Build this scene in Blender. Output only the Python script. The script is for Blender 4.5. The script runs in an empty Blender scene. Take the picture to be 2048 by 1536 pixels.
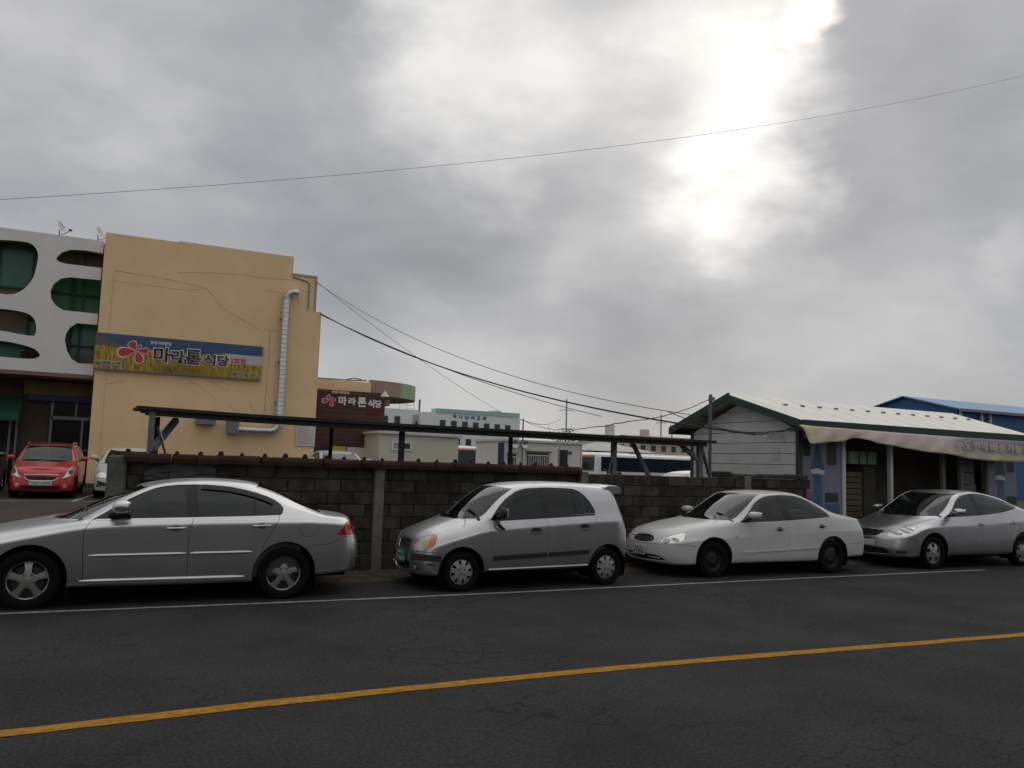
import bpy, math, random
import numpy as np
from mathutils import Vector, Matrix, kdtree
from mathutils.geometry import delaunay_2d_cdt
from math import sin, cos, pi, radians, atan2, hypot, sqrt

random.seed(7); np.random.seed(7)
scene = bpy.context.scene
COL = scene.collection

# ---------------------------------------------------------------- camera
YAW, PITCH, ROLL, EYE = radians(26.10), radians(5.57), radians(1.82), 1.725
fw = Vector((sin(YAW)*cos(PITCH), cos(YAW)*cos(PITCH), sin(PITCH)))
ri = Vector((cos(YAW), -sin(YAW), 0)); up = ri.cross(fw)
cr = cos(ROLL)*ri + sin(ROLL)*up; cu_ = -sin(ROLL)*ri + cos(ROLL)*up
cam_data = bpy.data.cameras.new('camera'); cam = bpy.data.objects.new('camera', cam_data); COL.objects.link(cam)
cam_data.sensor_width = 36; cam_data.sensor_fit = 'HORIZONTAL'; cam_data.lens = 1650.6/2048*36
cam_data.clip_start = 0.05; cam_data.clip_end = 6000
cam.matrix_world = Matrix(((cr.x, cu_.x, -fw.x, 0), (cr.y, cu_.y, -fw.y, 0), (cr.z, cu_.z, -fw.z, EYE), (0, 0, 0, 1)))
scene.camera = cam

# ---------------------------------------------------------------- sky: Nishita under a broken overcast
SUN_AZ, SUN_EL = radians(40.0), radians(27.0)       # azimuth from +Y towards +X
world = bpy.data.worlds.new('World'); scene.world = world; world.use_nodes = True
nt = world.node_tree; nt.nodes.clear()
def wn(t, **k):
    n = nt.nodes.new(t)
    for a, b in k.items(): setattr(n, a, b)
    return n
def wl(a, b): nt.links.new(a, b)
def wmath(op, a, b=None, clamp=False):
    n = wn('ShaderNodeMath', operation=op, use_clamp=clamp)
    for i, v in enumerate((a, b)):
        if v is None: continue
        if isinstance(v, (int, float)): n.inputs[i].default_value = v
        else: wl(v, n.inputs[i])
    return n.outputs[0]
tc = wn('ShaderNodeTexCoord'); DIR = tc.outputs['Generated']
sky = wn('ShaderNodeTexSky', sky_type='NISHITA', sun_disc=False)
sky.sun_elevation = SUN_EL; sky.sun_rotation = SUN_AZ
def wnoise(scale, detail, rough, vec, dist=0.0):
    n = wn('ShaderNodeTexNoise'); n.inputs['Scale'].default_value = scale; n.inputs['Detail'].default_value = detail
    n.inputs['Roughness'].default_value = rough; n.inputs['Distortion'].default_value = dist; wl(vec, n.inputs['Vector']); return n
# clouds flatten towards the horizon: stretch the look-up direction in height
mp = wn('ShaderNodeMapping'); mp.inputs['Scale'].default_value = (1, 1, 1.9); wl(DIR, mp.inputs['Vector'])
warp = wnoise(6.0, 4, .55, mp.outputs[0])
wsub = wn('ShaderNodeVectorMath', operation='SUBTRACT'); wl(warp.outputs['Color'], wsub.inputs[0]); wsub.inputs[1].default_value = (.5, .5, .5)
wsc = wn('ShaderNodeVectorMath', operation='SCALE'); wl(wsub.outputs[0], wsc.inputs[0]); wsc.inputs['Scale'].default_value = .20
wad = wn('ShaderNodeVectorMath', operation='ADD'); wl(DIR, wad.inputs[0]); wl(wsc.outputs[0], wad.inputs[1])
DW = wad.outputs[0]
n1 = wnoise(3.1, 6, .52, mp.outputs[0], .25); n2 = wnoise(8.0, 5, .55, mp.outputs[0], .35)
val = wmath('ADD', .455, wmath('MULTIPLY', wmath('SUBTRACT', n1.outputs['Fac'], .5), .30))
val = wmath('ADD', val, wmath('MULTIPLY', wmath('SUBTRACT', n2.outputs['Fac'], .5), .15))
LOBES = [(22.7, 26.6, 0.107, 0.324), (18.0, 27.5, 0.067, 0.144), (27.8, 25.8, 0.068, 0.144), (32.8, 27.9, 0.087, 0.158), (40.8, 28.4, 0.087, 0.33),
 (40.5, 23.4, 0.085, 0.30), (41.6, 19.2, 0.07, 0.324), (39.6, 17.1, 0.088, 0.144), (43.2, 24.7, 0.062, 0.144), (35.4, 20.8, 0.111, 0.12),
 (-3.5, 24.5, 0.124, 0.1), (14.3, 29.1, 0.07, -0.074), (-4.7, 16.9, 0.079, -0.087), (5.8, 11.4, 0.145, -0.087), (18.0, 13.1, 0.131, -0.105),
 (22.5, 14.7, 0.096, -0.05), (30.3, 12.8, 0.065, 0.08), (31.4, 9.4, 0.118, -0.081), (39.6, 10.1, 0.095, -0.05), (48.0, 16.6, 0.084, -0.074),
 (51.7, 23.7, 0.091, -0.031), (56.8, 14.3, 0.035, 0.1), (56.1, 19.6, 0.065, -0.05), (21.8, 5.7, 0.157, 0.08), (47.0, 6.8, 0.13, 0.06),
 (33.7, 17.6, 0.069, -0.031), (10.6, 22.4, 0.111, 0.03), (-0.3, 20.7, 0.059, 0.05), (54.3, 9.7, 0.09, 0.04), (11.7, 16.5, 0.091, -0.037)]
for az, el, rad, amp in LOBES:
    a, e = radians(az), radians(el)
    dn = wn('ShaderNodeVectorMath', operation='DISTANCE'); wl(DW, dn.inputs[0]); dn.inputs[1].default_value = (sin(a)*cos(e), cos(a)*cos(e), sin(e))
    mr = wn('ShaderNodeMapRange', interpolation_type='SMOOTHSTEP'); wl(dn.outputs['Value'], mr.inputs['Value'])
    mr.inputs['From Min'].default_value = rad*1.55; mr.inputs['From Max'].default_value = 0.0
    mr.inputs['To Min'].default_value = 0.0; mr.inputs['To Max'].default_value = amp
    val = wmath('ADD', val, mr.outputs['Result'])
# an overcast sky is brighter overhead than at the horizon
sep = wn('ShaderNodeSeparateXYZ'); wl(DIR, sep.inputs[0])
lift = wn('ShaderNodeMapRange', interpolation_type='SMOOTHSTEP'); wl(sep.outputs['Z'], lift.inputs['Value'])
lift.inputs['From Min'].default_value = .45; lift.inputs['From Max'].default_value = 1.0
lift.inputs['To Min'].default_value = 1.0; lift.inputs['To Max'].default_value = 1.7
val = wmath('MULTIPLY', val, lift.outputs['Result'])
ramp = wn('ShaderNodeValToRGB'); wl(val, ramp.inputs['Fac'])
cr_ = ramp.color_ramp; cr_.elements[0].position = 0.0; cr_.elements[0].color = (.09, .098, .105, 1)
cr_.elements[1].position = 1.0; cr_.elements[1].color = (1.06, 1.04, 1.0, 1)
for p, c in ((.22, (.205, .218, .232, 1)), (.42, (.40, .405, .425, 1)), (.62, (.63, .625, .625, 1))):
    el_ = cr_.elements.new(p); el_.color = c
# a small rift of blue sky near the brightest clouds
bd = wn('ShaderNodeVectorMath', operation='DISTANCE'); wl(DW, bd.inputs[0])
a, e = radians(45.9), radians(27.1); bd.inputs[1].default_value = (sin(a)*cos(e), cos(a)*cos(e), sin(e))
bm_ = wn('ShaderNodeMapRange', interpolation_type='SMOOTHSTEP'); wl(bd.outputs['Value'], bm_.inputs['Value'])
bm_.inputs['From Min'].default_value = .045; bm_.inputs['From Max'].default_value = .008
bm_.inputs['To Min'].default_value = .04; bm_.inputs['To Max'].default_value = .75
skym = wn('ShaderNodeVectorMath', operation='SCALE'); wl(sky.outputs[0], skym.inputs[0]); skym.inputs['Scale'].default_value = 1.0
cl = wn('ShaderNodeVectorMath', operation='SCALE'); wl(ramp.outputs[0], cl.inputs[0]); cl.inputs['Scale'].default_value = 10.0
mix = wn('ShaderNodeMix', data_type='RGBA'); wl(bm_.outputs['Result'], mix.inputs[0]); wl(cl.outputs[0], mix.inputs[6]); wl(skym.outputs[0], mix.inputs[7])
bg = wn('ShaderNodeBackground'); bg.inputs['Strength'].default_value = 0.1; wl(mix.outputs[2], bg.inputs['Color'])
wo = wn('ShaderNodeOutputWorld'); wl(bg.outputs[0], wo.inputs['Surface'])

sun_d = bpy.data.lights.new('sun', 'SUN'); sun_d.energy = 0.5; sun_d.angle = radians(70); sun_d.color = (1, .96, .9)
sun = bpy.data.objects.new('sun', sun_d); COL.objects.link(sun)
sdir = Vector((sin(SUN_AZ)*cos(SUN_EL), cos(SUN_AZ)*cos(SUN_EL), sin(SUN_EL)))
sun.rotation_euler = sdir.to_track_quat('Z', 'Y').to_euler(); sun.location = (20, 30, 40)

vs = scene.view_settings; vs.view_transform = 'Standard'; vs.look = 'None'; vs.exposure = 0.0; vs.gamma = 1.0; vs.use_curve_mapping = False
scene.cycles.max_bounces = 8; scene.cycles.transparent_max_bounces = 12; scene.cycles.use_denoising = True
scene.cycles.sample_clamp_indirect = 6.0

# ================================================================ helpers
def mat(name, col, rough=.7, metal=0.0, var=0.0, scale=4.0, bump=0.0, bscale=60.0, coat=0.0, spec=.5, rnd=0.0, col2=None, detail=6.0, stretch=None, trans=0.0, emit=None):
    m = bpy.data.materials.new(name); m.use_nodes = True; t = m.node_tree; b = t.nodes['Principled BSDF']
    b.inputs['Base Color'].default_value = (*col, 1); b.inputs['Roughness'].default_value = rough; b.inputs['Metallic'].default_value = metal
    b.inputs['Coat Weight'].default_value = coat; b.inputs['Coat Roughness'].default_value = .06; b.inputs['Specular IOR Level'].default_value = spec
    b.inputs['Transmission Weight'].default_value = trans
    if var or col2 or bump or rnd:
        c = t.nodes.new('ShaderNodeTexCoord'); vec = c.outputs['Object']
        if stretch:
            mp = t.nodes.new('ShaderNodeMapping'); mp.inputs['Scale'].default_value = stretch; t.links.new(vec, mp.inputs[0]); vec = mp.outputs[0]
        if rnd:
            oi = t.nodes.new('ShaderNodeObjectInfo'); sc = t.nodes.new('ShaderNodeMath'); sc.operation = 'MULTIPLY'; sc.inputs[1].default_value = 37.0
            t.links.new(oi.outputs['Random'], sc.inputs[0]); ad = t.nodes.new('ShaderNodeVectorMath'); ad.operation = 'ADD'
            t.links.new(vec, ad.inputs[0]); t.links.new(sc.outputs[0], ad.inputs[1]); vec = ad.outputs[0]
        out = None
        if var or col2 or rnd:
            n = t.nodes.new('ShaderNodeTexNoise'); n.inputs['Scale'].default_value = scale; n.inputs['Detail'].default_value = detail; n.inputs['Roughness'].default_value = .6
            t.links.new(vec, n.inputs['Vector'])
            r = t.nodes.new('ShaderNodeValToRGB'); t.links.new(n.outputs['Fac'], r.inputs['Fac'])
            r.color_ramp.elements[0].position = .32; r.color_ramp.elements[1].position = .68
            a = [max(0, x*(1-var)) for x in col]; d = [x*(1+var) for x in col] if col2 is None else col2
            r.color_ramp.elements[0].color = (*a, 1); r.color_ramp.elements[1].color = (*d, 1); out = r.outputs[0]
            if rnd:
                mr = t.nodes.new('ShaderNodeMapRange'); t.links.new(oi.outputs['Random'], mr.inputs[0]); mr.inputs['To Min'].default_value = 1-rnd; mr.inputs['To Max'].default_value = 1+rnd
                vm = t.nodes.new('ShaderNodeVectorMath'); vm.operation = 'SCALE'; t.links.new(out, vm.inputs[0]); t.links.new(mr.outputs[0], vm.inputs['Scale']); out = vm.outputs[0]
            t.links.new(out, b.inputs['Base Color'])
        if bump:
            n2 = t.nodes.new('ShaderNodeTexNoise'); n2.inputs['Scale'].default_value = bscale; n2.inputs['Detail'].default_value = 8
            t.links.new(vec, n2.inputs['Vector']); bp = t.nodes.new('ShaderNodeBump'); bp.inputs['Strength'].default_value = bump; bp.inputs['Distance'].default_value = .02
            t.links.new(n2.outputs['Fac'], bp.inputs['Height']); t.links.new(bp.outputs[0], b.inputs['Normal'])
    return m

def glass_mat(name, tint, opacity_dark):
    """thin car glass: tinted see-through plus mirror-like reflection by angle"""
    m = bpy.data.materials.new(name); m.use_nodes = True; t = m.node_tree; t.nodes.clear()
    o = t.nodes.new('ShaderNodeOutputMaterial'); tr = t.nodes.new('ShaderNodeBsdfTransparent'); tr.inputs[0].default_value = (*tint, 1)
    df = t.nodes.new('ShaderNodeBsdfDiffuse'); df.inputs[0].default_value = (.012, .016, .017, 1)
    mx = t.nodes.new('ShaderNodeMixShader'); mx.inputs[0].default_value = opacity_dark; t.links.new(tr.outputs[0], mx.inputs[1]); t.links.new(df.outputs[0], mx.inputs[2])
    gl = t.nodes.new('ShaderNodeBsdfGlossy'); gl.inputs['Roughness'].default_value = .015; gl.inputs[0].default_value = (.95, .97, .97, 1)
    fr = t.nodes.new('ShaderNodeFresnel'); fr.inputs[0].default_value = 1.52
    mu = t.nodes.new('ShaderNodeMath'); mu.operation = 'MULTIPLY_ADD'; mu.inputs[1].default_value = 1.1; mu.inputs[2].default_value = .0; mu.use_clamp = True; t.links.new(fr.outputs[0], mu.inputs[0])
    m2 = t.nodes.new('ShaderNodeMixShader'); t.links.new(mu.outputs[0], m2.inputs[0]); t.links.new(mx.outputs[0], m2.inputs[1]); t.links.new(gl.outputs[0], m2.inputs[2])
    t.links.new(m2.outputs[0], o.inputs[0]); return m

def mesh_obj(name, verts, faces, material=None, parent=None, smooth=False, loc=None):
    me = bpy.data.meshes.new(name); me.from_pydata([tuple(map(float, v)) for v in verts], [], faces); me.update()
    if smooth: me.polygons.foreach_set('use_smooth', [True]*len(me.polygons))
    if material: me.materials.append(material)
    o = bpy.data.objects.new(name, me); COL.objects.link(o)
    if parent: o.parent = parent
    if loc: o.location = loc
    return o
def link_mesh(name, me, parent=None, loc=(0, 0, 0), rot=(0, 0, 0), scale=None):
    o = bpy.data.objects.new(name, me); COL.objects.link(o); o.location = loc; o.rotation_euler = rot
    if scale: o.scale = scale
    if parent: o.parent = parent
    return o
def tag(o, label=None, cat=None, group=None, kind=None):
    if label: o['label'] = label
    if cat: o['category'] = cat
    if group: o['group'] = group
    if kind: o['kind'] = kind
    return o
def empty(name, loc=(0, 0, 0), rz=0, label=None, cat=None, group=None, parent=None):
    o = bpy.data.objects.new(name, None); COL.objects.link(o); o.location = loc; o.rotation_euler = (0, 0, rz); o.empty_display_size = .2
    if parent: o.parent = parent
    return tag(o, label, cat, group)
def copy_tree(o, parent=None):
    c = o.copy(); COL.objects.link(c); c.parent = parent
    for ch in list(o.children): copy_tree(ch, c)
    return c

class MB:
    """collects simple solids into one mesh"""
    def __init__(s): s.v = []; s.f = []
    def add(s, v, f):
        k = len(s.v); s.v += [tuple(p) for p in v]; s.f += [tuple(i+k for i in q) for q in f]; return s
    def box(s, x0, x1, y0, y1, z0, z1, bev=0.0):
        if not bev:
            v = [(x, y, z) for x in (x0, x1) for y in (y0, y1) for z in (z0, z1)]
            return s.add(v, [(0, 1, 3, 2), (4, 6, 7, 5), (0, 4, 5, 1), (2, 3, 7, 6), (0, 2, 6, 4), (1, 5, 7, 3)])
        b = min(bev, (x1-x0)/2.01, (y1-y0)/2.01, (z1-z0)/2.01)
        c = ((x0+x1)/2, (y0+y1)/2, (z0+z1)/2); h = ((x1-x0)/2, (y1-y0)/2, (z1-z0)/2)
        v = []; idx = {}
        for sx in (-1, 1):
            for sy in (-1, 1):
                for sz in (-1, 1):
                    for ax in range(3):
                        p = [c[i]+(sx, sy, sz)[i]*(h[i]-(0 if i == ax else b)) for i in range(3)]
                        idx[sx, sy, sz, ax] = len(v); v.append(p)
        f = []
        for ax in range(3):
            o1, o2 = [i for i in range(3) if i != ax]
            for sg in (-1, 1):
                q = []
                for a_, b_ in ((-1, -1), (1, -1), (1, 1), (-1, 1)):
                    k = [0, 0, 0]; k[ax] = sg; k[o1] = a_; k[o2] = b_; q.append(idx[k[0], k[1], k[2], ax])
                if (sg < 0) ^ (ax == 1): q.reverse()
                f.append(q)
        for ax in range(3):
            o1, o2 = [i for i in range(3) if i != ax]
            for a_ in (-1, 1):
                for b_ in (-1, 1):
                    k0 = [0, 0, 0]; k0[o1] = a_; k0[o2] = b_; k1 = list(k0); k0[ax] = -1; k1[ax] = 1
                    f.append([idx[(*k0, o1)], idx[(*k1, o1)], idx[(*k1, o2)], idx[(*k0, o2)]])
        for sx in (-1, 1):
            for sy in (-1, 1):
                for sz in (-1, 1): f.append([idx[sx, sy, sz, a_] for a_ in range(3)])
        return s.add(v, f)
    def bar(s, p, q, w, d=None, n=4):
        """a prism between two points: n=4 square bar, else round"""
        p, q = Vector(p), Vector(q); ax = (q-p).normalized(); u = ax.cross(Vector((0, 0, 1)))
        if u.length < 1e-3: u = Vector((1, 0, 0))
        u.normalize(); w2 = ax.cross(u); d = d or w; v = []
        for c in (p, q):
            for i in range(n):
                a = 2*pi*(i+.5)/n; k = 1.0/cos(pi/n) if n == 4 else 1
                v.append(c+u*(cos(a)*w/2*k)+w2*(sin(a)*d/2*k))
        f = [(i, (i+1) % n, n+(i+1) % n, n+i) for i in range(n)]+[tuple(range(n))[::-1], tuple(range(n, 2*n))]
        return s.add(v, f)
    def tube(s, pts, r, n=8):
        pts = [Vector(p) for p in pts]; v = []; f = []
        for i, p in enumerate(pts):
            d = (pts[min(i+1, len(pts)-1)]-pts[max(i-1, 0)]).normalized(); u = d.cross(Vector((0, 0, 1)))
            if u.length < 1e-3: u = d.cross(Vector((0, 1, 0)))
            u.normalize(); w = d.cross(u); rr = r[i] if isinstance(r, (list, tuple)) else r
            v += [p+u*(cos(2*pi*k/n)*rr)+w*(sin(2*pi*k/n)*rr) for k in range(n)]
        for i in range(len(pts)-1): f += [(i*n+k, i*n+(k+1) % n, (i+1)*n+(k+1) % n, (i+1)*n+k) for k in range(n)]
        f += [tuple(range(n))[::-1], tuple(range((len(pts)-1)*n, len(pts)*n))]
        return s.add(v, f)
    def prism(s, poly, y0, y1, axis='y'):
        """polygon in (x,z) run along y (axis y), or in (y,z) run along x (axis x), or in (x,y) along z"""
        n = len(poly); v = []
        for c in (y0, y1):
            for a, b in poly: v.append((a, c, b) if axis == 'y' else ((c, a, b) if axis == 'x' else (a, b, c)))
        f = [(i, (i+1) % n, n+(i+1) % n, n+i) for i in range(n)]+[tuple(range(n))[::-1], tuple(range(n, 2*n))]
        return s.add(v, f)
    def lathe(s, prof, n=24, axis='z', c=(0, 0, 0)):
        m = len(prof); v = []; f = []
        for k in range(n):
            a = 2*pi*k/n
            for r, h in prof:
                p = (r*cos(a), r*sin(a), h) if axis == 'z' else ((r*cos(a), h, r*sin(a)) if axis == 'y' else (h, r*cos(a), r*sin(a)))
                v.append((p[0]+c[0], p[1]+c[1], p[2]+c[2]))
        for k in range(n):
            k2 = (k+1) % n
            for i in range(m-1): f.append((k*m+i, k2*m+i, k2*m+i+1, k*m+i+1))
        return s.add(v, f)
    def build(s, name, material=None, parent=None, smooth=False, loc=None):
        o = mesh_obj(name, s.v, s.f, material, parent, smooth, loc)
        import bmesh
        b = bmesh.new(); b.from_mesh(o.data); bmesh.ops.recalc_face_normals(b, faces=b.faces); b.to_mesh(o.data); b.free()
        if smooth:
            o.data.polygons.foreach_set('use_smooth', [True]*len(o.data.polygons))
            try: o.data.set_sharp_from_angle(angle=radians(35))
            except Exception: pass
        return o

def in_poly(x, y, P):
    c = False; j = len(P)-1
    for i in range(len(P)):
        if (P[i][1] > y) != (P[j][1] > y) and x < (P[j][0]-P[i][0])*(y-P[i][1])/(P[j][1]-P[i][1])+P[i][0]: c = not c
        j = i
    return c
def smooth_poly(P, closed=True, k=4):
    n = len(P); out = []
    for i in range(n if closed else n-1):
        g = (lambda j: P[j % n]) if closed else (lambda j: P[min(max(j, 0), n-1)])
        p0, p1, p2, p3 = (np.array(g(i+d), float) for d in (-1, 0, 1, 2))
        for q in range(k):
            t = q/k; out.append(tuple(.5*((2*p1)+(-p0+p2)*t+(2*p0-5*p1+4*p2-p3)*t*t+(-p0+3*p1-3*p2+p3)*t**3)))
    if not closed: out.append(tuple(P[-1]))
    return out
def holed_plate(outer, holes):
    """triangles of a polygon with holes (2D)"""
    V = []; E = []
    for P in [outer]+holes:
        k = len(V); V += [Vector(p) for p in P]; E += [(k+i, k+(i+1) % len(P)) for i in range(len(P))]
    r = delaunay_2d_cdt(V, E, [], 0, 1e-6); vv = [(v.x, v.y) for v in r[0]]; T = []
    for f in r[2]:
        x = sum(vv[i][0] for i in f)/3; y = sum(vv[i][1] for i in f)/3
        if in_poly(x, y, outer) and not any(in_poly(x, y, h) for h in holes): T.append(tuple(f))
    return vv, T
def boundary_edges(T):
    d = {}
    for t in T:
        for a, b in ((t[0], t[1]), (t[1], t[2]), (t[2], t[0])): d[a, b] = 1
    return [e for e in d if (e[1], e[0]) not in d]

_txt = {}
def text_mesh(s, size, depth=.01, bold=0.0, squeeze=1.0):
    key = (s, size, depth, bold, squeeze)
    if key in _txt: return _txt[key]
    c = bpy.data.curves.new('lettering', 'FONT'); c.body = s; c.size = size; c.extrude = depth/2; c.offset = bold; c.align_x = 'CENTER'; c.align_y = 'CENTER'; c.resolution_u = 3
    o = bpy.data.objects.new('lettering', c); COL.objects.link(o); bpy.context.view_layer.update()
    me = bpy.data.meshes.new_from_object(o.evaluated_get(bpy.context.evaluated_depsgraph_get()))
    bpy.data.objects.remove(o); bpy.data.curves.remove(c)
    co = np.empty(len(me.vertices)*3); me.vertices.foreach_get('co', co); co = co.reshape(-1, 3)
    if len(co):
        mid = (co.min(0)+co.max(0))/2; co = (co-[mid[0], mid[1], 0])*[squeeze, 1, 1]; me.vertices.foreach_set('co', co.ravel())
    _txt[key] = me; return me
def lettering(s, size, material, parent, loc, depth=.01, bold=0.0, rot=(pi/2, 0, 0), squeeze=1.0, fit=None, name='lettering'):
    me = text_mesh(s, size, depth, bold, squeeze).copy(); me.materials.clear(); me.materials.append(material)
    if fit:                                             # scale to a (width, height) box
        co = np.empty(len(me.vertices)*3); me.vertices.foreach_get('co', co); co = co.reshape(-1, 3); d = co.max(0)-co.min(0)
        co *= [fit[0]/d[0], fit[1]/d[1], 1]; me.vertices.foreach_set('co', co.ravel())
    return link_mesh(name, me, parent, loc, rot)

# ---------------------------------------------------------------- materials
M = {}
M['asphalt'] = mat('asphalt', (.041, .0395, .0385), .9, var=.26, scale=.8, bump=.8, bscale=110, spec=.15)
M['lot'] = mat('lot_asphalt', (.062, .056, .051), .9, var=.25, scale=.9, bump=.4, bscale=60, spec=.2)
M['earth'] = mat('verge_earth', (.075, .062, .05), .95, var=.45, scale=5, bump=.8, bscale=30, spec=.2)
M['yellow'] = mat('yellow_paint', (.37, .175, .018), .85, var=.30, scale=14, bump=.4, bscale=140, spec=.15)
M['white_line'] = mat('white_paint', (.26, .25, .24), .8, var=.4, scale=12)
M['tan'] = mat('tan_render', (.88, .635, .365), .9, var=.07, scale=.7, bump=.15, bscale=40, spec=.2)
M['tan_dark'] = mat('tan_plinth', (.07, .06, .05), .9, var=.2, scale=3)
M['crack'] = mat('crack_dirt', (.46, .33, .20), .95)
M['white_wall'] = mat('white_facade', (.78, .76, .73), .8, var=.05, scale=1.2)
M['lime'] = mat('lime_reveal', (.14, .30, .06), .7)
M['green_wall'] = mat('green_panel', (.06, .20, .085), .6, var=.2, scale=.7)
M['teal'] = mat('teal_glazing', (.04, .17, .12), .25, var=.25, scale=.6)
M['brown_dark'] = mat('dark_brown_cladding', (.075, .032, .026), .7, var=.2, scale=3, stretch=(1, 1, 6))
M['brown'] = mat('brown_wall', (.22, .15, .11), .85, var=.12, scale=1)
M['taupe'] = mat('taupe_canopy', (.34, .25, .20), .85, var=.08, scale=1)
M['pale_green'] = mat('pale_green_canopy', (.28, .47, .24), .8, var=.06, scale=1)
M['shadow_black'] = mat('dark_shop_interior', (.012, .012, .012), .6)
M['dark_glass'] = mat('dark_glazing', (.012, .014, .015), .12, spec=.5)
M['alu'] = mat('aluminium_frame', (.22, .22, .22), .45, metal=.6)
M['awning'] = mat('green_awning', (.018, .105, .065), .8, var=.15, scale=2)
M['yellow_sign'] = mat('old_yellow_sign', (.16, .13, .03), .7, var=.3, scale=2)
M['galv'] = mat('galvanised_steel', (.55, .57, .58), .32, metal=.85, var=.15, scale=6)
M['grey_metal'] = mat('grey_metal', (.20, .21, .22), .6, metal=.2)
M['paper'] = mat('white_board', (.62, .61, .58), .7)
M['concrete'] = mat('pier_concrete', (.125, .12, .098), .95, var=.25, scale=5, bump=.5, bscale=40, spec=.15)
M['post_conc'] = mat('post_concrete', (.17, .165, .145), .95, var=.22, scale=6, bump=.5, bscale=40, spec=.15)
M['block'] = mat('weathered_block', (.044, .039, .032), .97, col2=(.085, .073, .060), var=.3, scale=3.5, bump=.7, bscale=45, rnd=.30, spec=.12)
M['mortar'] = mat('dark_mortar', (.040, .035, .030), .98, spec=.1)
M['coping'] = mat('rusty_coping', (.055, .024, .017), .9, col2=(.036, .024, .019), var=.4, scale=8, bump=.4, bscale=50, rnd=.2, spec=.15)
M['graffiti'] = mat('spray_paint', (.012, .013, .014), .7)
M['black_steel'] = mat('dark_painted_steel', (.022, .024, .024), .7, var=.3, scale=6)
M['roof_dark'] = mat('dark_roof_sheet', (.020, .022, .021), .8, var=.3, scale=3)
M['grey_steel'] = mat('grey_painted_steel', (.16, .18, .185), .6, var=.2, scale=6)
M['cream'] = mat('cream_panel', (.62, .60, .47), .7, var=.04, scale=1)
M['siding'] = mat('white_siding', (.62, .61, .60), .75, var=.08, scale=2, rnd=.05)
M['dark_green'] = mat('dark_green_trim', (.018, .045, .036), .55, var=.2, scale=3)
M['roof_cream'] = mat('cream_roof_sheet', (.80, .79, .70), .5, var=.05, scale=2)
M['blue_wall'] = mat('blue_cladding', (.025, .10, .25), .55, var=.08, scale=1)
M['blue_roof'] = mat('blue_roof_sheet', (.05, .22, .46), .45, var=.05, scale=1)
M['school'] = mat('white_school_wall', (.80, .82, .80), .8, var=.04, scale=.2)
M['mint'] = mat('mint_trim', (.35, .58, .52), .7)
M['window_far'] = mat('far_window', (.03, .045, .045), .2)
M['bus_white'] = mat('bus_white_paint', (.82, .82, .81), .3, coat=.6)
M['bus_orange'] = mat('bus_orange_stripe', (.72, .22, .08), .4)
M['red_roof'] = mat('red_tile_roof', (.16, .055, .042), .8, var=.25, scale=1)
M['cream_far'] = mat('cream_far_wall', (.62, .55, .38), .8)
M['wire'] = mat('black_cable', (.015, .016, .016), .6)
M['wire_grey'] = mat('grey_cable', (.16, .17, .18), .6)
M['wood_pole'] = mat('grey_timber', (.16, .15, .14), .9, var=.3, scale=6, stretch=(6, 6, 1))
M['red_ink'] = mat('red_print', (.55, .03, .045), .5)
M['white_ink'] = mat('white_print', (.74, .74, .72), .5)
M['black_ink'] = mat('black_print', (.02, .022, .028), .5)
M['blue_ink'] = mat('blue_print', (.03, .12, .42), .5)
M['pink_ink'] = mat('crimson_print', (.62, .06, .14), .5)
M['navy'] = mat('navy_sign', (.02, .03, .12), .5)
M['leaf'] = mat('leaf', (.05, .09, .035), .7, var=.4, scale=2)

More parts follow.
